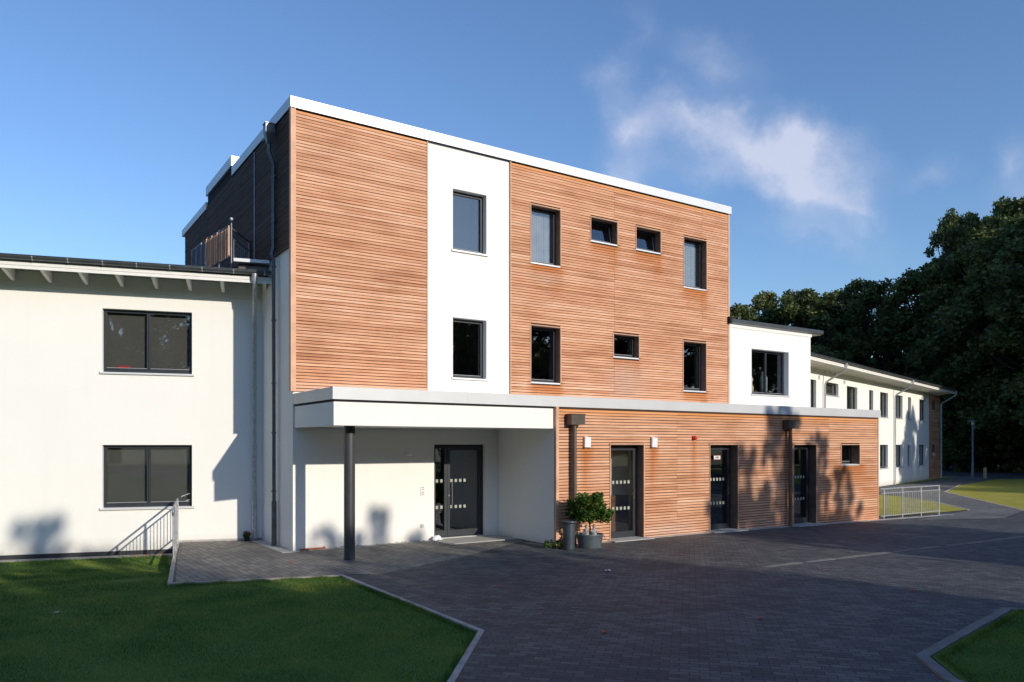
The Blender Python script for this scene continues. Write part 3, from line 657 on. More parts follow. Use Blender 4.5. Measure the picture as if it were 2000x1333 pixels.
mb.build('canopy_band', ['plaster', 'black'], ext)
mb = MB(); wall(mb, 5.144, 17.70, -.3, 3.09, .02, .32, [(a, b, -.35, d) for a, b, c, d in DX] + [WX]); mb.box(5.144, 5.44, .3205, 2.35, -.1, 3.05); mb.box(17.40, 17.70, .3205, 6, -.3, 3.09)
mb.build('wall', 'plaster', ext)
HX = [(a - .002, b + .002, c - .3, d + .002) for a, b, c, d in DX] + [(WX[0] - .002, WX[1] + .002, WX[2] - .03, WX[3] + .002)]
sx_ = [(5.99, .16, 2.2, 1.7, 1.0), (6.01, .22, 2.2, .7, .7), (8.08, .16, 2.2, 1.5, 1.0), (8.11, .2, 2.2, .7, .8), (9.48, .10, 2.3, 1.4, .8), (16.3, .9, 1.62, .5, .9), (16.0, 1.2, 1.4, .6, .3), (5.62, .3, 2.9, .25, .8), (13.3, .35, 2.7, 2.8, .35), (16.5, 1.3, 1.25, .25, .6), (17.3, .5, .9, .35, .5)]
cladding('front_cladding', ext, 5.225, 17.725, -.16, 3.095, HX, sx_, fresh=.20, pale=[(8.7, 1.2, .05, .35, .5), (12, 4, -.1, .25, .5)], yf=-.048 + .02 - .02)
MB().box(5.146, 5.224, -.062, -.001, -.1, 3.10).build('corner_trim', 'trim', ext)
ext_clad = MB(); ext_clad.box(17.7255, 17.75, -.060, .02, -.2, 3.10); ext_clad.box(17.7005, 17.72, .021, 5, -.2, 3.10)
ext_clad.build('corner_trim', 'trim', ext)
door_leaf(ext, *DX[0], y=.19, handle='lever', back='beige', wood_reveal=True, lab='glass door in front of a beige lit room with a brown panel')
mb = MB(); mb.box(7.12, 7.98, .70, .73, .02, 1.0); mb.build('brown_panel', 'brownpanel', ext)
door_leaf(ext, *DX[1], y=.19, handle='lever', wood_reveal=True, lab='dark glass door with a small white sign')
door_leaf(ext, *DX[2], y=.19, handle='lever', wood_reveal=True)
window(ext, *WX, rec=.24, surround=True, side_sill=0, fw=.04, sillmat='alu_dull')
# square column
mb = MB(); mb.tube([(.545, .545, .02), (.545, .545, 2.62)], .108, 40); mb.tube([(.545, .545, -.02), (.545, .545, .055)], .114, 40); mb.build('column', 'column', ext)
for (uc, w_) in ((5.61, .19), (13.27, .22)):
    mb = MB(); mb.box(uc - w_, uc + w_, -.27, -.06, 2.70, 2.925); mb.box(uc - w_ - .012, uc + w_ + .012, -.282, -.0505, 2.926, 2.945); mb.build('rain_hopper', 'zincbr', ext)
    mb = MB(); mb.tube([(uc - .03, -.16, 2.71), (uc - .03, -.16, hz(*frame_pt(P0, AM, uc, -.16)))], .052, 14)
    for z in (2.3, 1.3, .95): mb.tube([(uc - .03, -.16, z), (uc - .03, -.16, z + .03)], .057, 14)
    mb.build('downpipe', 'zincbr', ext)

# wall lamps, alarm, sign, entry panel
def at_ext(u, y, z): p = P0 + UM * u + IM * y; return (p.x, p.y, z)
def at_main(u, y, z): p = C0 + UM * u + IM * y; return (p.x, p.y, z)
def wall_lamp(loc, label):
    t = thing('wall_lamp', label, 'wall lamp', loc, AM, 'white lamps on the larch wall')
    mb = MB(); mb.prism([(-.055, 0), (-.115, .0), (-.125, .235), (-.055, .245)], 'x', -.088, .088); mb.build('lamp_shade', 'whiteplastic', t, bevel=.008)
    mb = MB(); mb.box(-.05, .05, -.0545, -.048, -.02, .25); mb.build('back_plate', 'alu', t)
wall_lamp(at_ext(6.01, 0, 2.19), 'white box wall lamp between the zinc downpipe and the beige-lit glass door')
wall_lamp(at_ext(8.10, 0, 2.19), 'white box wall lamp to the right of the beige-lit glass door')
t = thing('alarm_sounder', 'small red alarm box high on the larch wall between two glass doors', 'alarm', at_ext(9.5, -.05, 2.37), AM)
mb = MB(); mb.box(-.05, .05, -.04, .0, 0, .11); mb.build('base', 'red', t, bevel=.006); mb = MB(); mb.tube([(.0, -.04, .055), (0, -.10, .055)], [.05, .042], 14); mb.build('beacon', 'red', t)
t = thing('door_sign', 'small white notice with red edge stuck on the dark glass door', 'sign', at_ext(10.62, .165, 1.86), AM)
mb = MB(); mb.box(-.13, .13, 0, .004, 0, .11); mb.build('plate', 'inkred', t); mb = MB(); mb.box(-.12, .12, -.003, -.0005, .01, .10); mb.build('face', 'whiteplastic', t)
mb = MB()
for i, w_ in enumerate((.012, .03, .018, .035, .02)): mb.box(-.07 + i * .03, -.07 + i * .03 + .018, -.005, -.0035, .03, .06 + w_)
mb.build('lettering', 'ink', t)
t = thing('entry_panel', 'pale entry phone panel on the white wall left of the entrance door', 'intercom', at_main(3.06, 0, 1.06), AM)
mb = MB(); mb.box(-.055, .055, -.018, -.001, 0, .22); mb.build('housing', 'whiteplastic', t, bevel=.004)
mb = MB()
for z in (.03, .075, .14, .185): mb.box(-.03, .03, -.021, -.0185, z, z + .018)
mb.build('buttons', 'gasket', t)
t = thing('socket_box', 'small white socket box low on the wall left of the entrance door', 'socket', at_main(3.05, 0, .32), AM)
mb = MB(); mb.box(-.04, .04, -.035, -.001, 0, .085); mb.build('housing', 'whiteplastic', t, bevel=.004); mb = MB(); mb.box(-.03, .03, -.040, -.0355, .012, .072); mb.build('lid', 'alu_dull', t)
t = thing('motion_sensor', 'small white motion sensor on the shaded wall under the canopy', 'sensor', at_main(2.66, 0, 2.0), AM)
mb = MB(); mb.box(-.03, .03, -.03, -.001, 0, .12); mb.build('bracket', 'whiteplastic', t); mb = MB(); mb.tube([(0, -.03, .03), (.07, -.11, .02)], .028, 10); mb.build('sensor_head', 'whiteplastic', t)

# ================================================================== WEST WING (left)
def eaves(parent, x0, x1, e, rafters, endcap=False):
    mb = MB(); mb.box(x0, x1, -e - .005, -e + .028, 5.985, 6.06); mb.box(x0, x1, -e + .008, -e + .036, 5.915, 5.984); mb.build('fascia_board', 'whitewood', parent)
    mb = MB(); mb.prism([(-e + .0365, 5.99), (.05, 6.06), (.05, 6.10), (-e + .0365, 6.03)], 'x', x0, x1); mb.build('soffit', 'soffit', parent)
    n = 10; prof = [(-e - .085 + .075 * math.cos(math.pi + math.pi * i / n), 6.165 + .085 * math.sin(math.pi + math.pi * i / n)) for i in range(n + 1)]
    inner = [(-e - .085 + (p[0] + e + .085) * .93, 6.165 + (p[1] - 6.165) * .93) for p in prof[::-1]]
    mb = MB(); mb.prism(prof + inner, 'x', x0, x1); mb.tube([(x0, -e - .162, 6.168), (x1, -e - .162, 6.168)], .011, 6); mb.build('gutter', 'zinc', parent)
    mb = MB(); x = x0 + .3
    while x < x1:
        pr = [(-e - .085 + .080 * math.cos(math.pi + math.pi * i / n), 6.165 + .091 * math.sin(math.pi + math.pi * i / n)) for i in range(n + 1)]
        inn = [(-e - .085 + (p[0] + e + .085) * .95, 6.165 + (p[1] - 6.165) * .95) for p in pr[::-1]]
        mb.prism(pr + inn, 'x', x, x + .022); x += .655
    mb.build('gutter_bracket', 'galv', parent)['kind'] = 'stuff'
    for x in rafters:
        mb = MB(); mb.prism([(-e + .0365, 5.93), (-.001, 5.80), (-.001, 6.054), (-e + .0365, 5.988)], 'x', x - .035, x + .035); mb.build('rafter', 'whitewood', parent)
lw = thing('west_wing', 'long white rendered two-storey wing with grey gutter at the left of the picture', 'building', LC, AL)
WL = [(-3.388, -1.531, 3.885, 5.31), (-3.388, -1.531, .83, 2.247)]
mb = MB(); wall(mb, -14, .0, -.14, 6.05, 0, .3, WL + [(-7.6, -5.75, 3.885, 5.31), (-7.6, -5.75, .83, 2.247)]); mb.box(-14, -13.7, .3005, 10, -.14, 6.05); mb.box(-14, -1.8, 9.7, 9.9, -.14, 6.05)
mb.build('wall', 'plaster', lw)
mb = MB(); mb.box(-13.99, .0, -.022, -.0005, 5.69, 5.80); mb.build('wall_ledge', 'plaster', lw)
mb = MB(); mb.box(-13.98, -1.85, .02, .28, -.5, -.141); mb.build('plinth', 'plinth', lw)
mb = MB(); mb.box(-1.85, .0, -.006, .28, -.1, .05); mb.build('patio_upstand', 'concrete', lw)
for h in WL + [(-7.6, -5.75, 3.885, 5.31), (-7.6, -5.75, .83, 2.247)]:
    window(lw, *h, rec=.135, sashes=2, fw=.026, backing='blind', bottom=.04, side_sill=.045)
mb = MB(); mb.prism([(-.85, 6.085), (.35, 6.19), (.35, 6.24), (-.85, 6.12)], 'x', -14, .14); mb.prism([(.3505, 6.19), (9.9, 7.0), (9.9, 7.05), (.3505, 6.24)], 'x', -14, -.15 ); mb.build('roof', 'zincbr', lw)
eaves(lw, -14, .215, .85, [-5.11 + .71 * k for k in range(-10, 7)] + [-.18 + .25])
mb = MB(); mb.lathe([(.075, .0), (.07, -.06), (.045, -.17)], (-.14, -.93, 6.10), 14)
mb.tube([(-.14, -.93, 5.95), (-.145, -.90, 5.80), (-.16, -.25, 5.30), (-.161, -.10, 5.12), (-.161, -.09, .95)], .045, 12); mb.tube([(-.161, -.09, .98), (-.161, -.09, .02)], .053, 12)
for z in (5.0, 3.6, 2.2, .98): mb.tube([(-.161, -.09, z), (-.161, -.09, z + .03)], .056, 12)
mb.build('downpipe', 'galv', lw)
# low roof box behind the gutter, white flashing on top
mb = MB(); mb.box(-.50, .12, -.55, -.25, 6.17, 6.39); mb.box(-.60, .18, -.74, -.2, 6.40, 6.475, 1); mb.build('roof_box', ['zincbr', 'alu'], lw)
mb = MB(); mb.lathe([(.02, 0), (.02, .10), (.05, .12), (.05, .16), (.0, .17)], (-4.15, .05, 6.2), 8); mb.build('lightning_clip', 'galv', lw)
# things behind the upper left window
t = thing('red_box', 'red box on the inside sill of the upper window of the west wing', 'box', (*frame_pt(LC, AL, -2.99, .16), 3.96), AL)
mb = MB(); mb.box(-.125, .125, .03, .07, 0.02, .075); mb.build('carton', 'red', t); mb = MB(); mb.box(-.128, .128, .027, .073, .076, .085); mb.build('lid', 'inkred', t)

# ================================================================== LINK BLOCK
lk = thing('link_block', 'white rendered block with one dark double window between the larch tower and the right wing', 'building', C0 + UM * 13.531, AM)
WK = (1.16, 3.02, 3.87, 5.31)
mb = MB(); wall(mb, .0, 4.185, -.2, 5.88, .0, .3, [WK]); mb.box(3.885, 4.185, .3005, 5.5, -.2, 5.88); mb.box(-.03, 4.215, -.03, 5.6, 5.905, 6.0); mb.box(.0, 4.20, -.012, 5.55, 5.8805, 5.9045)
mb.build('wall', 'plaster', lk)
mb = MB(); mb.prism([(-.06, 6.001), (-.14, 6.03), (-.15, 6.13), (-.13, 6.15), (.3, 6.19), (5.9, 6.25), (5.9, 6.12), (.0, 6.001)], 'x', .06, 4.70); mb.build('roof', 'zinc', lk)
mb = MB(); mb.box(-.02, .07, -.16, .0, 6.0, 6.2); mb.build('gutter_end', 'black', lk)
window(lk, *WK, rec=.20, sashes=2, fw=.03)
t = thing('patterned_vase', 'tall pale blue patterned vase behind the glass of the link block window', 'vase', at_main(13.531 + 2.25, .40, 3.95), AM)
mb = MB(); mb.lathe([(.001, 0), (.10, 0), (.12, .1), (.12, .5), (.09, .6), (.07, .66)], (0, 0, 0), 16); mb.build('vase_body', simple('pale_blue_glaze', (.35, .45, .5), .4, var=.5, scale=14), t)
mb = MB(); mb.lathe([(.07, 0), (.085, .03), (.06, .04)], (0, 0, .66), 16); mb.build('rim', 'whiteplastic', t)
t = thing('pale_figure', 'pale ornament on the inner sill at the left of the link block window', 'ornament', at_main(13.531 + 1.55, .42, 3.95), AM)
mb = MB(); mb.lathe([(.001, 0), (.14, 0), (.15, .15), (.10, .3), (.14, .42), (.08, .55), (.001, .6)], (0, 0, 0), 12); mb.build('figure_body', 'beige', t); mb = MB(); mb.lathe([(.001, -.07), (.06, -.04), (.07, 0), (.05, .05), (.001, .07)], (0, 0, .65), 10); mb.build('figure_head', 'beige', t)

# ================================================================== RIGHT WING
rw = thing('east_wing', 'long white wing receding at the right, two rows of dark windows, larch-clad end', 'building', R0, AR_)
WR = [(-.6, .77, 3.2, 5.31), (2.12, 3.99, 4.70, 5.32), (5.31, 7.08, 3.88, 5.31), (9.22, 10.0, 3.88, 5.31), (11.36, 13.0, 3.88, 5.31), (14.64, 16.28, 3.90, 5.31), (17.63, 18.39, 3.90, 5.31), (20.56, 22.25, 3.90, 5.31),
      (11.32, 12.99, .88, 2.255), (14.60, 16.22, .88, 2.255), (17.53, 18.33, .88, 2.255), (20.51, 22.14, .88, 2.255)]
WE = [(23.87, 24.78, 4.72, 5.32), (23.85, 24.78, 1.68, 2.28)]
mb = MB(); wall(mb, -8.8, 26.36, -.17, 6.05, 0, .32, WR + WE); mb.box(26.06, 26.36, .3205, 9, -.17, 6.05); mb.box(-8.8, 26.36, 9.0005, 9.2, -.17, 6.05)
mb.build('wall', 'plaster', rw)
mb = MB(); mb.box(-8.8, 23.2, -.02, -.0005, 5.69, 5.80); mb.build('wall_ledge', 'plaster', rw)
mb = MB(); mb.box(-8.8, 26.34, .02, .3, -.5, -.171); mb.build('plinth', 'plinth', rw)
for h in WR: window(rw, *h, rec=.13, sashes=2 if h[1] - h[0] > 1.2 and h[3] - h[2] > 1 else 1, fw=.045, side_sill=.05, backing='blind' if h[2] > 3 else 'interior', sillmat='alu_dull')
for h in WE: window(rw, *h, rec=.19, side_sill=.02, sillmat='alu_dull', surround=True)
cladding('front_cladding', rw, 23.24, 26.36, -.10, 5.75, [(h[0] - .002, h[1] + .002, h[2] - .03, h[3] + .002) for h in WE], (), mat='larch')
mb = MB(); mb.prism([(-1.0, 6.085), (9.2, 7.0), (9.2, 7.06), (-1.0, 6.12)], 'x', -8.8, 26.5); mb.build('roof', 'zincbr', rw)
eaves(rw, -8.8, 26.5, 1.0, [-8.4 + .7 * k for k in range(50)])
for (xt, xw) in ((1.69, 1.69), (14.17, 14.17), (26.45, 26.60)):
    mb = MB(); mb.lathe([(.07, .0), (.065, -.06), (.045, -.15)], (xt, -1.085, 6.10), 12)
    mb.tube([(xt, -1.085, 5.96), (xt, -1.05, 5.80), (xw, -.16, 5.28), (xw, -.10, 5.15), (xw, -.095, -.16)], .05, 10); mb.build('downpipe', 'galv', rw)
t_far = [3.0, 8.3]
for x in (1.0, 4.75):
    mb = MB(); mb.box(x, x + .07, -.10, -.001, 5.36, 5.55); mb.build('bracket', 'whitewood', rw)

# ================================================================== RAILINGS
def railing(name, label, a, b, z0, z1, zr0, zr1, posts, group=None, curls=False, n=20, extra=None):
    """a,b ground points; z0/z1 ground heights at the ends; posts as fractions"""
    t = thing(name, label, 'railing', (a[0], a[1], 0), 0, group)
    d = Vector((b[0] - a[0], b[1] - a[1], 0))
    def P(f, z): return (d.x * f, d.y * f, z)
    def zr(f): return zr0 + (zr1 - zr0) * f
    def zg(f): return z0 + (z1 - z0) * f
    for f in posts:
        mb = MB(); mb.tube([P(f, zg(f) - .05), P(f, zr(f) - .005)], .021, 10); mb.tube([P(f, zr(f) - .17), P(f, zr(f) - .12)], .028, 10); mb.build('post', 'galv', t)
    ext_ = .03 if not curls else .06
    mb = MB()
    pts = [P(-ext_, zr(0)), P(1 + ext_ * .3, zr(1))]
    if curls: pts = [P(-.10, zr(0) - .12), P(-.13, zr(0) - .04), P(-.08, zr(0) + .0)] + pts[1:]
    mb.tube(pts, .022, 10); mb.build('handrail', 'galv', t)
    for nm, off in (('upper_rail', -.145), ('lower_rail', -.86)):
        mb = MB(); mb.tube([P(-.02, zr(0) + off), P(1.02, zr(1) + off)], .017, 8); mb.build(nm, 'galv', t)
    for i in range(1, n):
        f = i / n
        if min(abs(f - p) for p in posts) < .012: continue
        mb = MB(); mb.tube([P(f, zr(f) - .86), P(f, zr(f) - .145)], .0075, 6); mb.build('baluster', 'galv', t)
    return t
ra = frame_pt(P0, AM, 17.95, -.05); rb = frame_pt(P0, AM, 21.35, -.05)
railing('ramp_railing', 'galvanised steel railing at the right end of the larch-clad extension', ra, rb, -.13, -.14, .86, .87, (.03, .34, .67, 1.0), n=27)
railing('ramp_railing', 'galvanised steel railing seen end-on at the edge of the patio by the west wing', (-6.62, 15.02), (-7.62, 17.50), .0, .0, 1.02, 1.02, (0.02, .5, 1.0), curls=True, n=17)

# ================================================================== THINGS ON THE GROUND
def leaf_cloud(name, centers, per, size, mat, parent, seed=1, flat=1.0, elong=1.6, droop=0):
    """centers: (x,y,z,r); leaves are small rhombic faces spread through each clump"""
    rng = np.random.default_rng(seed); C = []; 
    for (x, y, z, r) in centers:
        n = max(4, int(per * (r ** 2))) if per > 0 else int(-per)
        d = rng.normal(size=(n, 3)); d /= np.linalg.norm(d, axis=1)[:, None]
        rad = r * (rng.random(n) ** .42)[:, None] * rng.uniform(.75, 1.15, size=(n, 1))
        p = d * rad; p[:, 2] *= flat; C.append(p + np.array([x, y, z]))
    C = np.concatenate(C); n = len(C)
    a = rng.normal(size=(n, 3)); a[:, 2] = a[:, 2] * .6 - droop; a /= np.linalg.norm(a, axis=1)[:, None]
    b = np.cross(a, rng.normal(size=(n, 3))); b /= np.linalg.norm(b, axis=1)[:, None]
    s = size * rng.uniform(.6, 1.35, size=(n, 1))
    V = np.empty((n, 4, 3)); V[:, 0] = C - a * s * elong / 2; V[:, 1] = C + b * s / 2; V[:, 2] = C + a * s * elong / 2; V[:, 3] = C - b * s / 2
    me = bpy.data.meshes.new(name); me.vertices.add(4 * n); me.loops.add(4 * n); me.polygons.add(n)
    me.vertices.foreach_set('co', V.reshape(-1)); me.loops.foreach_set('vertex_index', np.arange(4 * n, dtype=np.int32)); me.polygons.foreach_set('loop_start', np.arange(0, 4 * n, 4, dtype=np.int32))
    me.update(calc_edges=True); me.materials.append(M[mat] if isinstance(mat, str) else mat)
    o = bpy.data.objects.new(name, me); COL.objects.link(o)
    if parent: o.parent = parent
    return o
# potted bush in a zinc tub with two stone figures
t = thing('potted_bush', 'round leafy bush on a short stem in a wide zinc tub by the larch wall', 'potted plant', (1.70, 16.80, 0))
mb = MB(); mb.lathe([(.001, .012), (.235, .0), (.245, .01), (.295, .285), (.312, .30), (.305, .312), (.29, .305), (.285, .25), (.001, .25)], (0, 0, 0), 32, sx=1.0, sy=.85); mb.tube([(-.30, 0, .26), (-.345, 0, .25), (-.345, 0, .19), (-.30, 0, .18)], .01, 6); mb.tube([(.30, 0, .26), (.335, 0, .25), (.335, 0, .19), (.29, 0, .18)], .01, 6); mb.build('tub', 'tubmetal', t)
mb = MB(); mb.lathe([(.001, .275), (.1, .28), (.2, .272), (.288, .262)], (0, 0, 0), 24, sy=.85); mb.build('soil', 'soil', t)
mb = MB(); mb.tube([(0, 0, .26), (.008, 0, .42), (-.01, .01, .60), (0, 0, .8)], [.022, .018, .016, .01], 8)
for k in range(9):
    a = k * 2.4; q = .12 + .02 * k; mb.tube([(0, 0, .50 + .03 * k), (q * math.cos(a), q * math.sin(a), .62 + .03 * k), (1.9 * q * math.cos(a), 1.9 * q * math.sin(a), .70 + .035 * k)], [.011, .008, .004], 6)
mb.build('stem', 'bark', t)
rb_ = random.Random(3); cs = []
for k in range(46):
    a = rb_.uniform(0, 6.283); el = rb_.uniform(-.75, 1); r = .30 * rb_.uniform(.5, 1)
    cs.append((1.25 * r * math.cos(a) * math.sqrt(max(.1, 1 - el * el * .6)) - .02, 1.15 * r * math.sin(a), .86 + el * .25, rb_.uniform(.09, .16)))
cs += [(rb_.uniform(-.44, .46), rb_.uniform(-.3, .3), rb_.uniform(.60, .80), .10) for _ in range(16)] + [(-.42, 0, 1.0, .1), (.40, .05, .74, .12), (.36, -.1, .66, .08), (-.38, 0, .72, .09), (-.45, .1, .9, .08)]
leaf_cloud('foliage', cs, 4600, .040, 'leafbush', t, 5, elong=2.0)
def figurine(loc, rz, label):
    f = thing('stone_figurine', label, 'figurine', loc, rz)
    mb = MB(); mb.lathe([(.001, 0), (.062, 0), (.066, .02), (.058, .05), (.05, .09), (.056, .12), (.045, .145), (.022, .158), (.02, .168)], (0, 0, 0), 16, sy=.85)
    mb.tube([(-.05, -.01, .125), (-.065, -.03, .085), (-.02, -.055, .07)], [.016, .015, .012], 8); mb.tube([(.05, -.01, .125), (.065, -.03, .085), (.02, -.055, .07)], [.016, .015, .012], 8); mb.build('body', 'stone', f)
    mb = MB(); mb.lathe([(.001, -.045), (.022, -.037), (.036, -.012), (.038, .012), (.026, .037), (.001, .047)], (0, 0, .205), 14); mb.lathe([(.001, -.008), (.006, 0), (.001, .008)], (0, -.04, .20), 6); mb.build('head', 'stone', f)
figurine((1.615, 16.70, .272), R(-25), 'small grey stone figure in the zinc tub, left of the bush stem')
figurine((1.785, 16.72, .272), R(30), 'small grey stone figure in the zinc tub, right of the bush stem')
# tall bin
t = thing('waste_bin', 'tall round grey metal bin with flared top beside the potted bush', 'bin', (1.225, 16.50, 0))
mb = MB(); mb.lathe([(.001, 0), (.118, .0), (.122, .02), (.138, .50), (.140, .56)], (0, 0, 0), 28); mb.build('bin_body', 'binmetal', t)
mb = MB(); mb.lathe([(.140, .56), (.175, .585), (.180, .61), (.160, .625), (.10, .60), (.001, .595)], (0, 0, 0), 28); mb.build('rim', 'binmetal', t)
mb = MB(); mb.tube([(-.02, 0, .60), (-.02, 0, .63), (.02, 0, .63), (.02, 0, .60)], .006, 6); mb.build('lid_knob', 'black', t)
# low plant
t = thing('low_plant', 'low dark leafy plant on the paving at the corner beside the grey bin', 'plant', (.93, 16.62, 0))
cs = [(rb_.uniform(-.22, .16), rb_.uniform(-.08, .12), rb_.uniform(.04, .17), rb_.uniform(.03, .06)) for k in range(22)]
leaf_cloud('foliage', cs, 7000, .032, 'leafbush', t, 8, elong=1.8)
mb = MB()
for k in range(7): mb.tube([(0, 0, 0), (rb_.uniform(-.12, .1), rb_.uniform(-.05, .05), .1), (rb_.uniform(-.2, .15), rb_.uniform(-.07, .1), .2)], [.006, .004, .002], 5)
mb.build('stems', 'bark', t)
# flower pot by the left downpipe
fx, fy = frame_pt(LC, AL, -.33, -.17)
t = thing('flower_pot', 'small pot of red flowers at the foot of the grey downpipe on the patio', 'flower pot', (fx, fy, .004))
mb = MB(); mb.lathe([(.001, 0), (.05, 0), (.066, .10), (.07, .10), (.06, .095), (.001, .09)], (0, 0, 0), 18); mb.build('pot', 'soil', t)
leaf_cloud('leaves', [(rb_.uniform(-.07, .07), rb_.uniform(-.06, .06), rb_.uniform(.11, .18), .04) for _ in range(14)], 9000, .03, 'leafbush', t, 9)
leaf_cloud('petals', [(.05, -.03, .2, .045), (.08, .0, .16, .035), (0, -.02, .22, .03)], 14000, .026, 'petal', t, 10, elong=1)
# orange clay channel lying by the corner
p = at_main(.12, -.09, .02); t = thing('clay_channel', 'long orange-brown clay piece lying against the foot of the white wall corner', 'clay piece', p, AM)
mb = MB(); mb.prism([(-.035, 0), (.03, 0), (.03, .025), (.015, .025), (.012, .012), (-.018, .012), (-.02, .03), (-.035, .03)], 'x', 0, .52); mb.build('channel', 'terracotta', t); mb = MB(); mb.box(.521, .545, -.04, .035, 0, .04); mb.build('end_piece', 'terracotta', t)
# white cloth bag by the door
t = tag(MB().lathe([(.001, .115), (.05, .105), (.095, .07), (.12, .03), (.13, .002), (.001, .0)], (0, 0, 0), 20, sy=.6).build('cloth_bundle', 'cloth', None, at_main(3.36, -.16, .024), AM), 'crumpled white cloth lying at the left foot of the entrance door', 'cloth')
bm = bmesh.new(); bm.from_mesh(t.data); bmesh.ops.subdivide_edges(bm, edges=bm.edges, cuts=2, use_grid_fill=True)
from mathutils import noise as mno
for v in bm.verts: v.co += Vector((mno.noise(v.co * 22), mno.noise(v.co * 22 + Vector((9, 0, 0))), .8 * mno.noise(v.co * 25 + Vector((0, 9, 0))))) * .028; v.co.z = max(.0, v.co.z)
bm.to_mesh(t.data); bm.free()
# pale paper scrap on the yard, a leaf on the lawn
def scrap(name, label, loc, s, mat, cat):
    mb = MB(); k = 5; vs_ = [((i / k - .5) * s * (1 + .2 * math.sin(j)), (j / k - .5) * s * .7, .01 + s * .12 * (math.sin(i * 1.7) * math.cos(j * 1.3) + 1)) for j in range(k + 1) for i in range(k + 1)]
    mb.add(vs_, [(j * (k + 1) + i, j * (k + 1) + i + 1, (j + 1) * (k + 1) + i + 1, (j + 1) * (k + 1) + i) for j in range(k) for i in range(k)], 0, True)
    tag(mb.build(name, mat, None, loc, .5), label, cat)
scrap('paper_scrap', 'crumpled pale scrap on the dark paving in front of the beige-lit door', (1.71, 13.64, .0), .12, 'cloth', 'paper')
scrap('fallen_leaf', 'small pale fallen leaf on the lawn at the lower left', (-6.05, 10.2, .012), .07, 'paper', 'leaf')
scrap('fallen_leaf', 'brown fallen leaf on the yard paving near the drain channel', (3.45, 15.66, .0), .07, 'terracotta', 'leaf')
# weeds along the wall foot
cs = []
for k in range(26):
    u = rb_.choice([rb_.uniform(.9, 3.2), rb_.uniform(.9, 1.5)]); q = at_main(u, -.03, .02); cs.append((q[0], q[1], .015, rb_.uniform(.006, .016)))
for k in range(24):
    q = P0 + UM * 5.09 + IM * rb_.uniform(.1, 2.2); cs.append((q.x, q.y, .015, rb_.uniform(.008, .02)))
w_ = leaf_cloud('weeds', cs, -14, .012, 'leafbush', None, 12); w_['kind'] = 'stuff'; tag(w_, 'tiny weeds growing along the foot of the entrance walls', 'weeds')
# poppies / small orange flowers at the lawn edge
cs = [(*frame_pt(LC, AL, rb_.uniform(-2.75, -2.1), -.42 + rb_.uniform(-.12, .06)), -.20, .05) for _ in range(8)]
w_ = leaf_cloud('small_flowers', cs, -7, .016, 'petal', None, 13); w_['kind'] = 'stuff'; tag(w_, 'small orange flowers at the lawn edge under the west wing', 'flowers')
# street lamp and wooden marker post
LX, LY = 34.5, 57.5
t = thing('street_lamp', 'slim grey street lamp with a flat disc head standing before the dark wood', 'street lamp', (LX, LY, -.15))
mb = MB(); mb.tube([(0, 0, 0), (0, 0, 1.05), (0, 0, 1.06), (0, 0, 3.85)], [.085, .085, .06, .055], 12); mb.build('pole', 'lamppole', t)
mb = MB(); mb.lathe([(.055, 3.80), (.12, 3.84), (.12, 3.90), (.10, 3.91)], (0, 0, 0), 16); mb.build('collar', 'lamppole', t)
mb = MB(); mb.lathe([(.095, 3.91), (.10, 4.15)], (0, 0, 0), 16); mb.build('lamp_glass', 'whiteplastic', t)
mb = MB(); mb.lathe([(.001, 4.26), (.36, 4.20), (.37, 4.17), (.001, 4.165)], (0, 0, 0), 24); mb.build('disc_shade', 'lamppole', t)
t = thing('marker_post', 'short pale wooden post to the right of the street lamp', 'post', (34.0, 55.2, -.15))
mb = MB(); mb.box(-.08, .08, -.08, .08, 0, .74); mb.build('post_shaft', 'lightwood', t, bevel=.01); mb = MB(); mb.add([(-.085, -.085, .741), (.085, -.085, .741), (.085, .085, .741), (-.085, .085, .741), (0, 0, .79)], [(0, 1, 4), (1, 2, 4), (2, 3, 4), (3, 0, 4), (3, 2, 1, 0)]); mb.build('post_cap', 'lightwood', t)

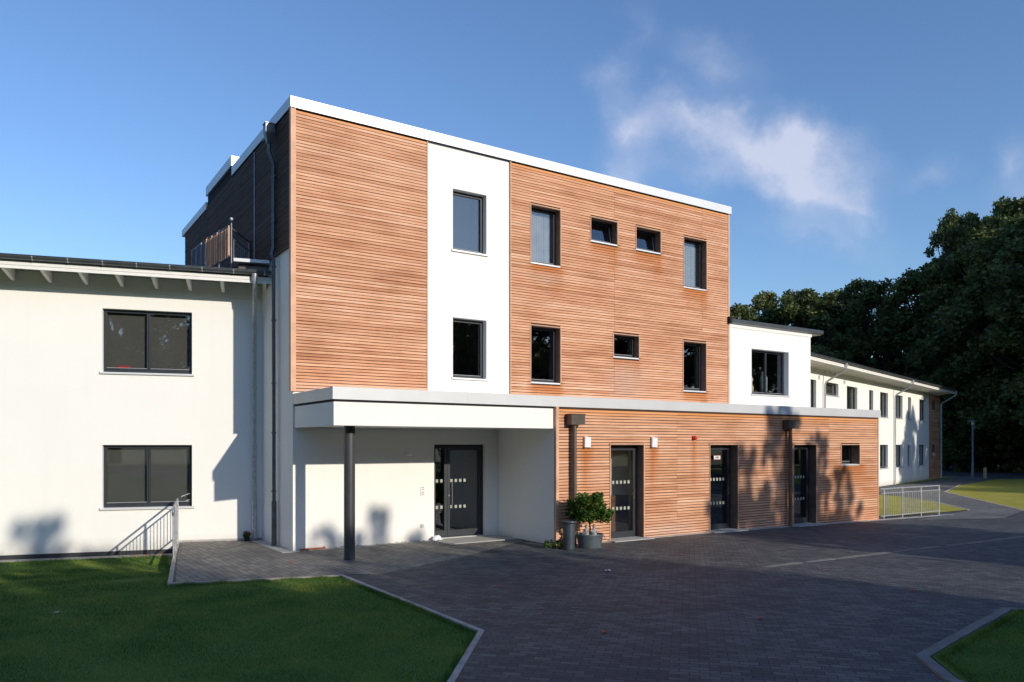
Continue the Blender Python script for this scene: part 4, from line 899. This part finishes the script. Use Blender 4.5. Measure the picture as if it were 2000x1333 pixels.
# ================================================================== GRASS BLADES
def inpoly(x, y, poly):
    ins = np.zeros(len(x), bool); j = len(poly) - 1
    for i in range(len(poly)):
        xi, yi = poly[i]; xj, yj = poly[j]
        c = ((yi > y) != (yj > y)) & (x < (xj - xi) * (y - yi) / (yj - yi + 1e-12) + xi); ins ^= c; j = i
    return ins
def blades(name, label, poly, n, zf, h, w, mat, seed):
    rng = np.random.default_rng(seed); xs = [p[0] for p in poly]; ys = [p[1] for p in poly]
    x = rng.uniform(min(xs), max(xs), n); y = rng.uniform(min(ys), max(ys), n); k = inpoly(x, y, poly); x, y = x[k], y[k]; n = len(x)
    z = np.array([zf(a, b) for a, b in zip(x, y)]); ang = rng.uniform(0, 6.283, n); le = rng.uniform(0, .8, n) ** 1.2; la = rng.uniform(0, 6.283, n)
    tuft = .75 + .5 * np.sin(x * 2.1 + np.sin(y * 1.7)) * np.sin(y * 2.6 + np.sin(x * 1.3)) * .5
    hh = h * rng.uniform(.5, 1.25, n) * tuft; dist = np.sqrt(x * x + y * y); ww = w * rng.uniform(.7, 1.3, n) * np.clip(dist / 9, .9, 2)
    V = np.empty((n, 3, 3)); dx, dy = np.cos(ang) * ww / 2, np.sin(ang) * ww / 2
    V[:, 0] = np.stack([x - dx, y - dy, z], 1); V[:, 1] = np.stack([x + dx, y + dy, z], 1); V[:, 2] = np.stack([x + np.cos(la) * le * hh, y + np.sin(la) * le * hh, z + hh * np.sqrt(1 - np.minimum(le, .9) ** 2)], 1)
    me = bpy.data.meshes.new(name); me.vertices.add(3 * n); me.loops.add(3 * n); me.polygons.add(n)
    me.vertices.foreach_set('co', V.reshape(-1)); me.loops.foreach_set('vertex_index', np.arange(3 * n, dtype=np.int32)); me.polygons.foreach_set('loop_start', np.arange(0, 3 * n, 3, dtype=np.int32))
    me.update(calc_edges=True); me.materials.append(M[mat]); o = bpy.data.objects.new(name, me); COL.objects.link(o); o['kind'] = 'stuff'; tag(o, label, 'grass'); return o
blades('lawn_grass', 'short green grass of the lawn in the left foreground', [(-7.86, 17.52), (-7.1, 15.85), (-5.65, 12.40), (-2.98, 13.17), (-.45, 9.26), (-.66, 7.3), (-.84, 5.6), (-5, 5.6), (-14, 15.2)], 420000, hlawn, .038, .0052, 'blades', 1)
blades('lawn_grass', 'short green grass of the lawn corner at the lower right', [(6.84, 10.44), (4.44, 8.08), (4.28, 7.2), (4.7, 5.8), (6.5, 6.5), (8.2, 9.8)], 75000, lambda x, y: hz(x, y) + .02, .034, .005, 'blades', 2)

# ================================================================== TREES
def crown_centers(seed, h, w, low=.2, nb=60, gap=.0):
    rg = random.Random(seed); cs = []
    for i in range(nb):
        a = rg.uniform(0, 6.283); u = rg.uniform(low, .985); 
        prof = math.sin(math.pi * min(1, max(.02, (u - low) / (1 - low) * .86 + .12))) ** .55
        r = w * prof * math.sqrt(rg.uniform(.12, 1)) * rg.uniform(.8, 1.12)
        cs.append((r * math.cos(a), r * math.sin(a), h * u * .97, rg.uniform(.055, .105) * h * (1.0 if u < .85 else .8)))
    cs.append((0, 0, h * .95, .05 * h)); return cs
def make_tree(kind, seed, h, w, low, nb, per, leaf, mat, thin=1):
    root = bpy.data.objects.new(kind, None); COL.objects.link(root); cs = [(c[0], c[1], c[2], c[3] * thin) for c in crown_centers(seed, h, w, low, nb)]
    rg = random.Random(seed + 50); mb = MB()
    pts = [(0, 0, -.3), (rg.uniform(-.15, .15), rg.uniform(-.15, .15), h * .25), (rg.uniform(-.3, .3), rg.uniform(-.3, .3), h * .55), (0, 0, h * .9)]
    mb.tube(pts, [h * .022, h * .017, h * .011, h * .002], 9)
    for i, c in enumerate(cs):
        if i % 2: continue
        zb = max(h * .16, c[2] * rg.uniform(.55, .8)); mid = ((c[0]) * .55 + rg.uniform(-.2, .2), c[1] * .55 + rg.uniform(-.2, .2), zb + (c[2] - zb) * .45)
        mb.tube([(0, 0, zb), mid, (c[0], c[1], c[2])], [h * .006, h * .004, h * .0012], 5)
        for q in range(3):
            a = rg.uniform(0, 6.28); mb.tube([mid, (c[0] + c[3] * math.cos(a), c[1] + c[3] * math.sin(a), c[2] + rg.uniform(-.6, .8) * c[3])], [h * .0022, h * .0006], 4)
    mb.build('trunk', 'bark', root)
    leaf_cloud('crown', cs, per, leaf, mat, root, seed, flat=.8, elong=1.35)
    return root
protos = {'a': make_tree('broadleaf_tree', 11, 20, 5.4, .17, 130, 270, .24, 'leaf', thin=.70),
          'b': make_tree('broadleaf_tree', 23, 18, 5.0, .24, 105, 250, .23, 'leaf2', thin=.66),
          'c': make_tree('broadleaf_tree', 37, 20, 4.2, .10, 120, 300, .24, 'leaf', thin=.70),
          'p': make_tree('broadleaf_tree', 61, 20, 5.0, .30, 120, 620, .20, 'leaf', thin=.40),
          's': make_tree('understorey_shrub', 41, 7, 3.9, .03, 44, 620, .20, 'leaf2')}
HREF = {'a': 20, 'b': 18, 'c': 20, 'p': 20, 's': 7}; used = set()
def plant(k, x, y, h, label, group, ws=1.0, rz=0, z=-.2):
    p = protos[k]
    if k in used:
        r = p.copy(); COL.objects.link(r)
        for ch in p.children:
            c = ch.copy(); COL.objects.link(c); c.parent = r
    else: r = p; used.add(k)
    s = h / HREF[k]; r.location = (x, y, z); r.rotation_euler = (0, 0, rz); r.scale = (s * ws, s * ws, s)
    tag(r, label, 'tree' if k != 's' else 'shrub', group); return r
def sky_h(py, d): return 2.25 + (869.5 - py) / 1500 * d + .2
G1 = 'dark trees of the wood behind the right wing'
VIS = [('a', 1440, 80, 592, .95, 'dark bushy tree just right of the larch tower, leftmost of the wood'), ('b', 1505, 84, 560, .95, 'dark tree with a rounded top above the link block roof'),
       ('c', 1575, 78, 556, 1.25, 'dark tree above the eave of the link block, with a slightly ragged top'), ('b', 1640, 86, 562, 1.0, 'dark tree rising behind the near part of the right wing roof'),
       ('a', 1695, 82, 540, .85, 'dark broad tree above the middle of the right wing roof, tallest of the lower trees'), ('p', 1752, 72, 570, .80, 'thin dark tree with bright sky showing through, beside the tallest trees'),
       ('a', 1872, 66, 408, .55, 'very tall dark tree with lumpy crown, first of the high trees from the left'), ('c', 1930, 72, 410, .85, 'very tall dark tree in the middle of the high group'),
       ('a', 1992, 62, 372, .72, 'tallest dark tree, cut by the right edge of the picture'), ('b', 2060, 66, 380, 1.1, 'tall dark tree partly beyond the right edge of the picture'),
       ('c', 1870, 60, 690, 1.3, 'lower dark tree standing in front of the high trees, behind the street lamp'), ('c', 1960, 63.5, 640, 1.3, 'lower dark tree standing in front of the high trees at the right edge'),
       ('p', 1800, 70, 600, .8, 'lower dark tree just above the far end of the right wing roof'),
       ('p', 1600, 100, 640, .9, 'tree deep in the wood behind the near right wing roof'),
       ('a', 1965, 84, 440, .9, 'tall tree deep in the wood at the right edge'), ('b', 1895, 82, 560, .7, 'tree deep in the wood behind the far end of the right wing'), ('a', 1395, 92, 640, 1.0, 'tree mostly hidden behind the right corner of the larch tower')]
for i, (k, px, d, py, ws, lab) in enumerate(VIS):
    d += 9 if d < 73 else 3
    plant(k, (px - 1000) / 1500 * d, d, sky_h(py, d), lab, G1, ws, rz=i * 1.3 + .4)
SH = [(1850, 66, 4.5), (1885, 63, 3.6), (1925, 64, 4.2), (1965, 62, 3.8), (2005, 60, 4.5), (1905, 69, 6.5), (1945, 70, 7), (1990, 68, 7), (1830, 72, 7), (1865, 75, 8), (2030, 64, 6), (1843, 80, 8), (1935, 80, 8)]
SHL = ['shrub behind the far corner of the right wing', 'low shrub left of the street lamp', 'shrub directly behind the street lamp', 'low shrub right of the wooden post', 'shrub at the right edge of the picture', 'tall shrub behind the street lamp', 'tall shrub behind the wooden post', 'tall shrub near the right edge', 'tall shrub beside the end of the right wing', 'tallest shrub beside the end of the right wing', 'shrub just beyond the right edge of the picture', 'shrub far back beside the end of the right wing', 'shrub far back behind the wooden post']
for i, ((px, d, h), lab) in enumerate(zip(SH, SHL)):
    d += 6; plant('s', (px - 1000) / 1500 * d, d, h, 'dark ' + lab, 'dark shrubs at the edge of the wood', 1.25, rz=i * 2.1)
# trees that stand behind and to the right of the photographer; s runs across, t along the sunlight
TAN = math.tan(R(SUN_EL))
def st(s, t): return (s * .7018 - t * .7123, s * .7123 + t * .7018)
G2 = 'trees standing behind the photographer'; L2 = 'tree behind the photographer that shades the yard'
REACH = [(-14, 17, 'a', 1.0, -31), (-9, 17, 'a', 1.0, -31), (-3.5, 17, 'a', 1.0, -33), (1.2, 16.5, 'b', .85, -30), (4.3, 15, 'a', .70, -28), (7.3, 11.3, 'a', .75, -33), (9.8, 12.6, 'c', .7, -29), (12.1, 11.6, 'c', .38, -30), (9.0, 9.5, 'a', .7, -26), (2.5, 12.5, 'a', .8, -25), (12.0, 8, 'c', .5, -25),
         (4.7, 22.6, 'p', .42, -16), (4.4, 19.6, 'c', .40, -19), (9.6, 15.4, 'c', .22, -17), (3.6, 20.6, 'p', .42, -13), (1.6, 21.0, 'p', .5, -17), (5.6, 19.6, 'p', .34, -15), (2.7, 22.0, 'p', .34, -18), (-.2, 20.5, 'p', .4, -14), (9.7, 16.4, 'p', .34, -13), (8.4, 16.0, 'p', .26, -18), (9.0, 17.2, 'p', .30, -15), (10.2, 18.2, 'p', .28, -17), (11.2, 16.0, 'p', .3, -14), (7.7, 13.4, 'p', .4, -16),
         (20.6, 21.5, 'p', .60, -15), (19.0, 18.0, 'p', .48, -17), (22.1, 18.2, 'p', .52, -14), (17.9, 13.8, 'p', .42, -16), (23.4, 15.2, 'p', .48, -17), (19.9, 13, 'p', .6, -13), (19.7, 8.0, 'c', .5, -27), (22.2, 8.5, 'c', .48, -31), (15.5, -3, 'b', .8, -32),
         (27, -2, 'b', 1.0, -32), (31, 0, 'a', 1.1, -34), (35.5, 1, 'b', 1.1, -33), (40, 0, 'a', 1.1, -31), (45, 1, 'b', 1.1, -33)]
for i, (s, reach, k, ws, t_) in enumerate(REACH):
    x, y = st(s, t_); plant(k, x, y, max(5, (reach - t_) * TAN) + .2, L2, G2, ws, rz=i * 1.1)
for i, (s, t_, h, ws) in enumerate([(53.5, -6, 12.3, .8), (57, -8, 13, 1.0), (62, -5, 20, 1.1), (68, -9, 22, 1.2), (66, 4, 21, 1.2), (73, -1, 22, 1.2), (72, 9, 22, 1.2), (79, 5, 22, 1.2), (79, 16, 22, 1.2), (86, 10, 22, 1.2), (61, -16, 19, 1.1), (86, 24, 22, 1.2), (75, 13, 22, 1.1), (83, 20, 22, 1.1), (90, 17, 22, 1.2)]):
    x, y = st(s, t_); plant('ac'[i % 2], x, y, h, 'tree of the wood beyond the right edge of the picture', 'trees of the wood beyond the picture', ws, rz=i * .9)
for i in range(26):  # unseen far belt, added so the lower windows reflect dark instead of sky
    az = R(55 + i * 10.1); rr = 92 + 7 * math.sin(i * 2.3); x, y = rr * math.sin(az), 10 + rr * math.cos(az)
    a_ = math.atan2(x, y - 10)
    if -.75 < a_ < .95: continue
    plant('ab'[i % 2], x, y, 26 + 1.5 * math.sin(i * 1.7), 'unseen tree of the far belt added to darken the window reflections', 'far belt of unseen trees added to darken the window reflections', 1.55, rz=i * .7)

# taller tufts at the lawn edges and scattered dry leaves on the yard
def tufts(name, label, pts, n, zf, seed):
    rng = np.random.default_rng(seed); P = []
    for a, b in zip(pts, pts[1:]):
        L = math.hypot(b[0] - a[0], b[1] - a[1])
        for k in range(int(n * L)):
            f = rng.random(); off = abs(rng.normal(0, .03)) + .05; nx, ny = -(b[1] - a[1]) / L, (b[0] - a[0]) / L
            P.append((a[0] + (b[0] - a[0]) * f + nx * off, a[1] + (b[1] - a[1]) * f + ny * off))
    P = np.array(P); m = len(P); x, y = P[:, 0], P[:, 1]; z = np.array([zf(a, b) for a, b in P]); ang = rng.uniform(0, 6.283, m); la = rng.uniform(0, 6.283, m); le = rng.uniform(.1, .85, m); h = rng.uniform(.03, .075, m) * (.6 + .6 * np.sin(x * 5 + y * 4) ** 2)
    V = np.empty((m, 3, 3)); dx, dy = np.cos(ang) * .003, np.sin(ang) * .003
    V[:, 0] = np.stack([x - dx, y - dy, z], 1); V[:, 1] = np.stack([x + dx, y + dy, z], 1); V[:, 2] = np.stack([x + np.cos(la) * le * h, y + np.sin(la) * le * h, z + h], 1)
    me = bpy.data.meshes.new(name); me.from_pydata(V.reshape(-1, 3).tolist(), [], [(3 * i, 3 * i + 1, 3 * i + 2) for i in range(m)]); me.materials.append(M['blades'])
    o = bpy.data.objects.new(name, me); COL.objects.link(o); o['kind'] = 'stuff'; tag(o, label, 'grass')
tufts('grass_tufts', 'longer grass tufts along the kerb of the left lawn', [KD, KC, KB, KA, (-7.0, 15.95)], 900, hlawn, 5)
tufts('grass_tufts', 'longer grass tufts along the kerb of the right lawn corner', [(7.4, 10.36), (6.84, 10.46), (4.44, 8.06), (4.28, 7.2), (4.6, 5.9)], 700, lambda x, y: hz(x, y) + .02, 6)
k_ = 5; s_l = .055
mb = MB(); vs_ = [((i / k_ - .5) * s_l, (j / k_ - .5) * s_l * (.35 + .65 * math.sin(math.pi * min(.95, max(.05, i / k_)))), .004 + .012 * abs(math.sin(i * .8))) for j in range(k_ + 1) for i in range(k_ + 1)]
mb.add(vs_, [(j * (k_ + 1) + i, j * (k_ + 1) + i + 1, (j + 1) * (k_ + 1) + i + 1, (j + 1) * (k_ + 1) + i) for j in range(k_) for i in range(k_)], 0, True)
lf = mb.build('dry_leaf', 'terracotta'); GL = 'dry leaves scattered over the yard paving'
tag(lf, 'small dry brown leaf lying loose on the yard paving', 'leaf', GL); lf.location = (-1.2, 14.0, .004)
rl = random.Random(77)
for (x, y) in [(-.2, 12.1), (2.1, 11.0), (1.1, 9.2), (3.2, 9.9), (-2.0, 15.6), (.6, 15.4), (4.4, 12.6), (5.6, 13.9), (2.7, 14.6), (7.1, 16.2), (-4.2, 14.6), (3.9, 17.3), (6.2, 11.9), (.4, 10.5)]:
    o = lf.copy(); COL.objects.link(o); o.location = (x, y, hz(x, y) + .004); o.rotation_euler = (rl.uniform(-.2, .2), rl.uniform(-.2, .2), rl.uniform(0, 6.3)); o.scale = [rl.uniform(.7, 1.3)] * 3
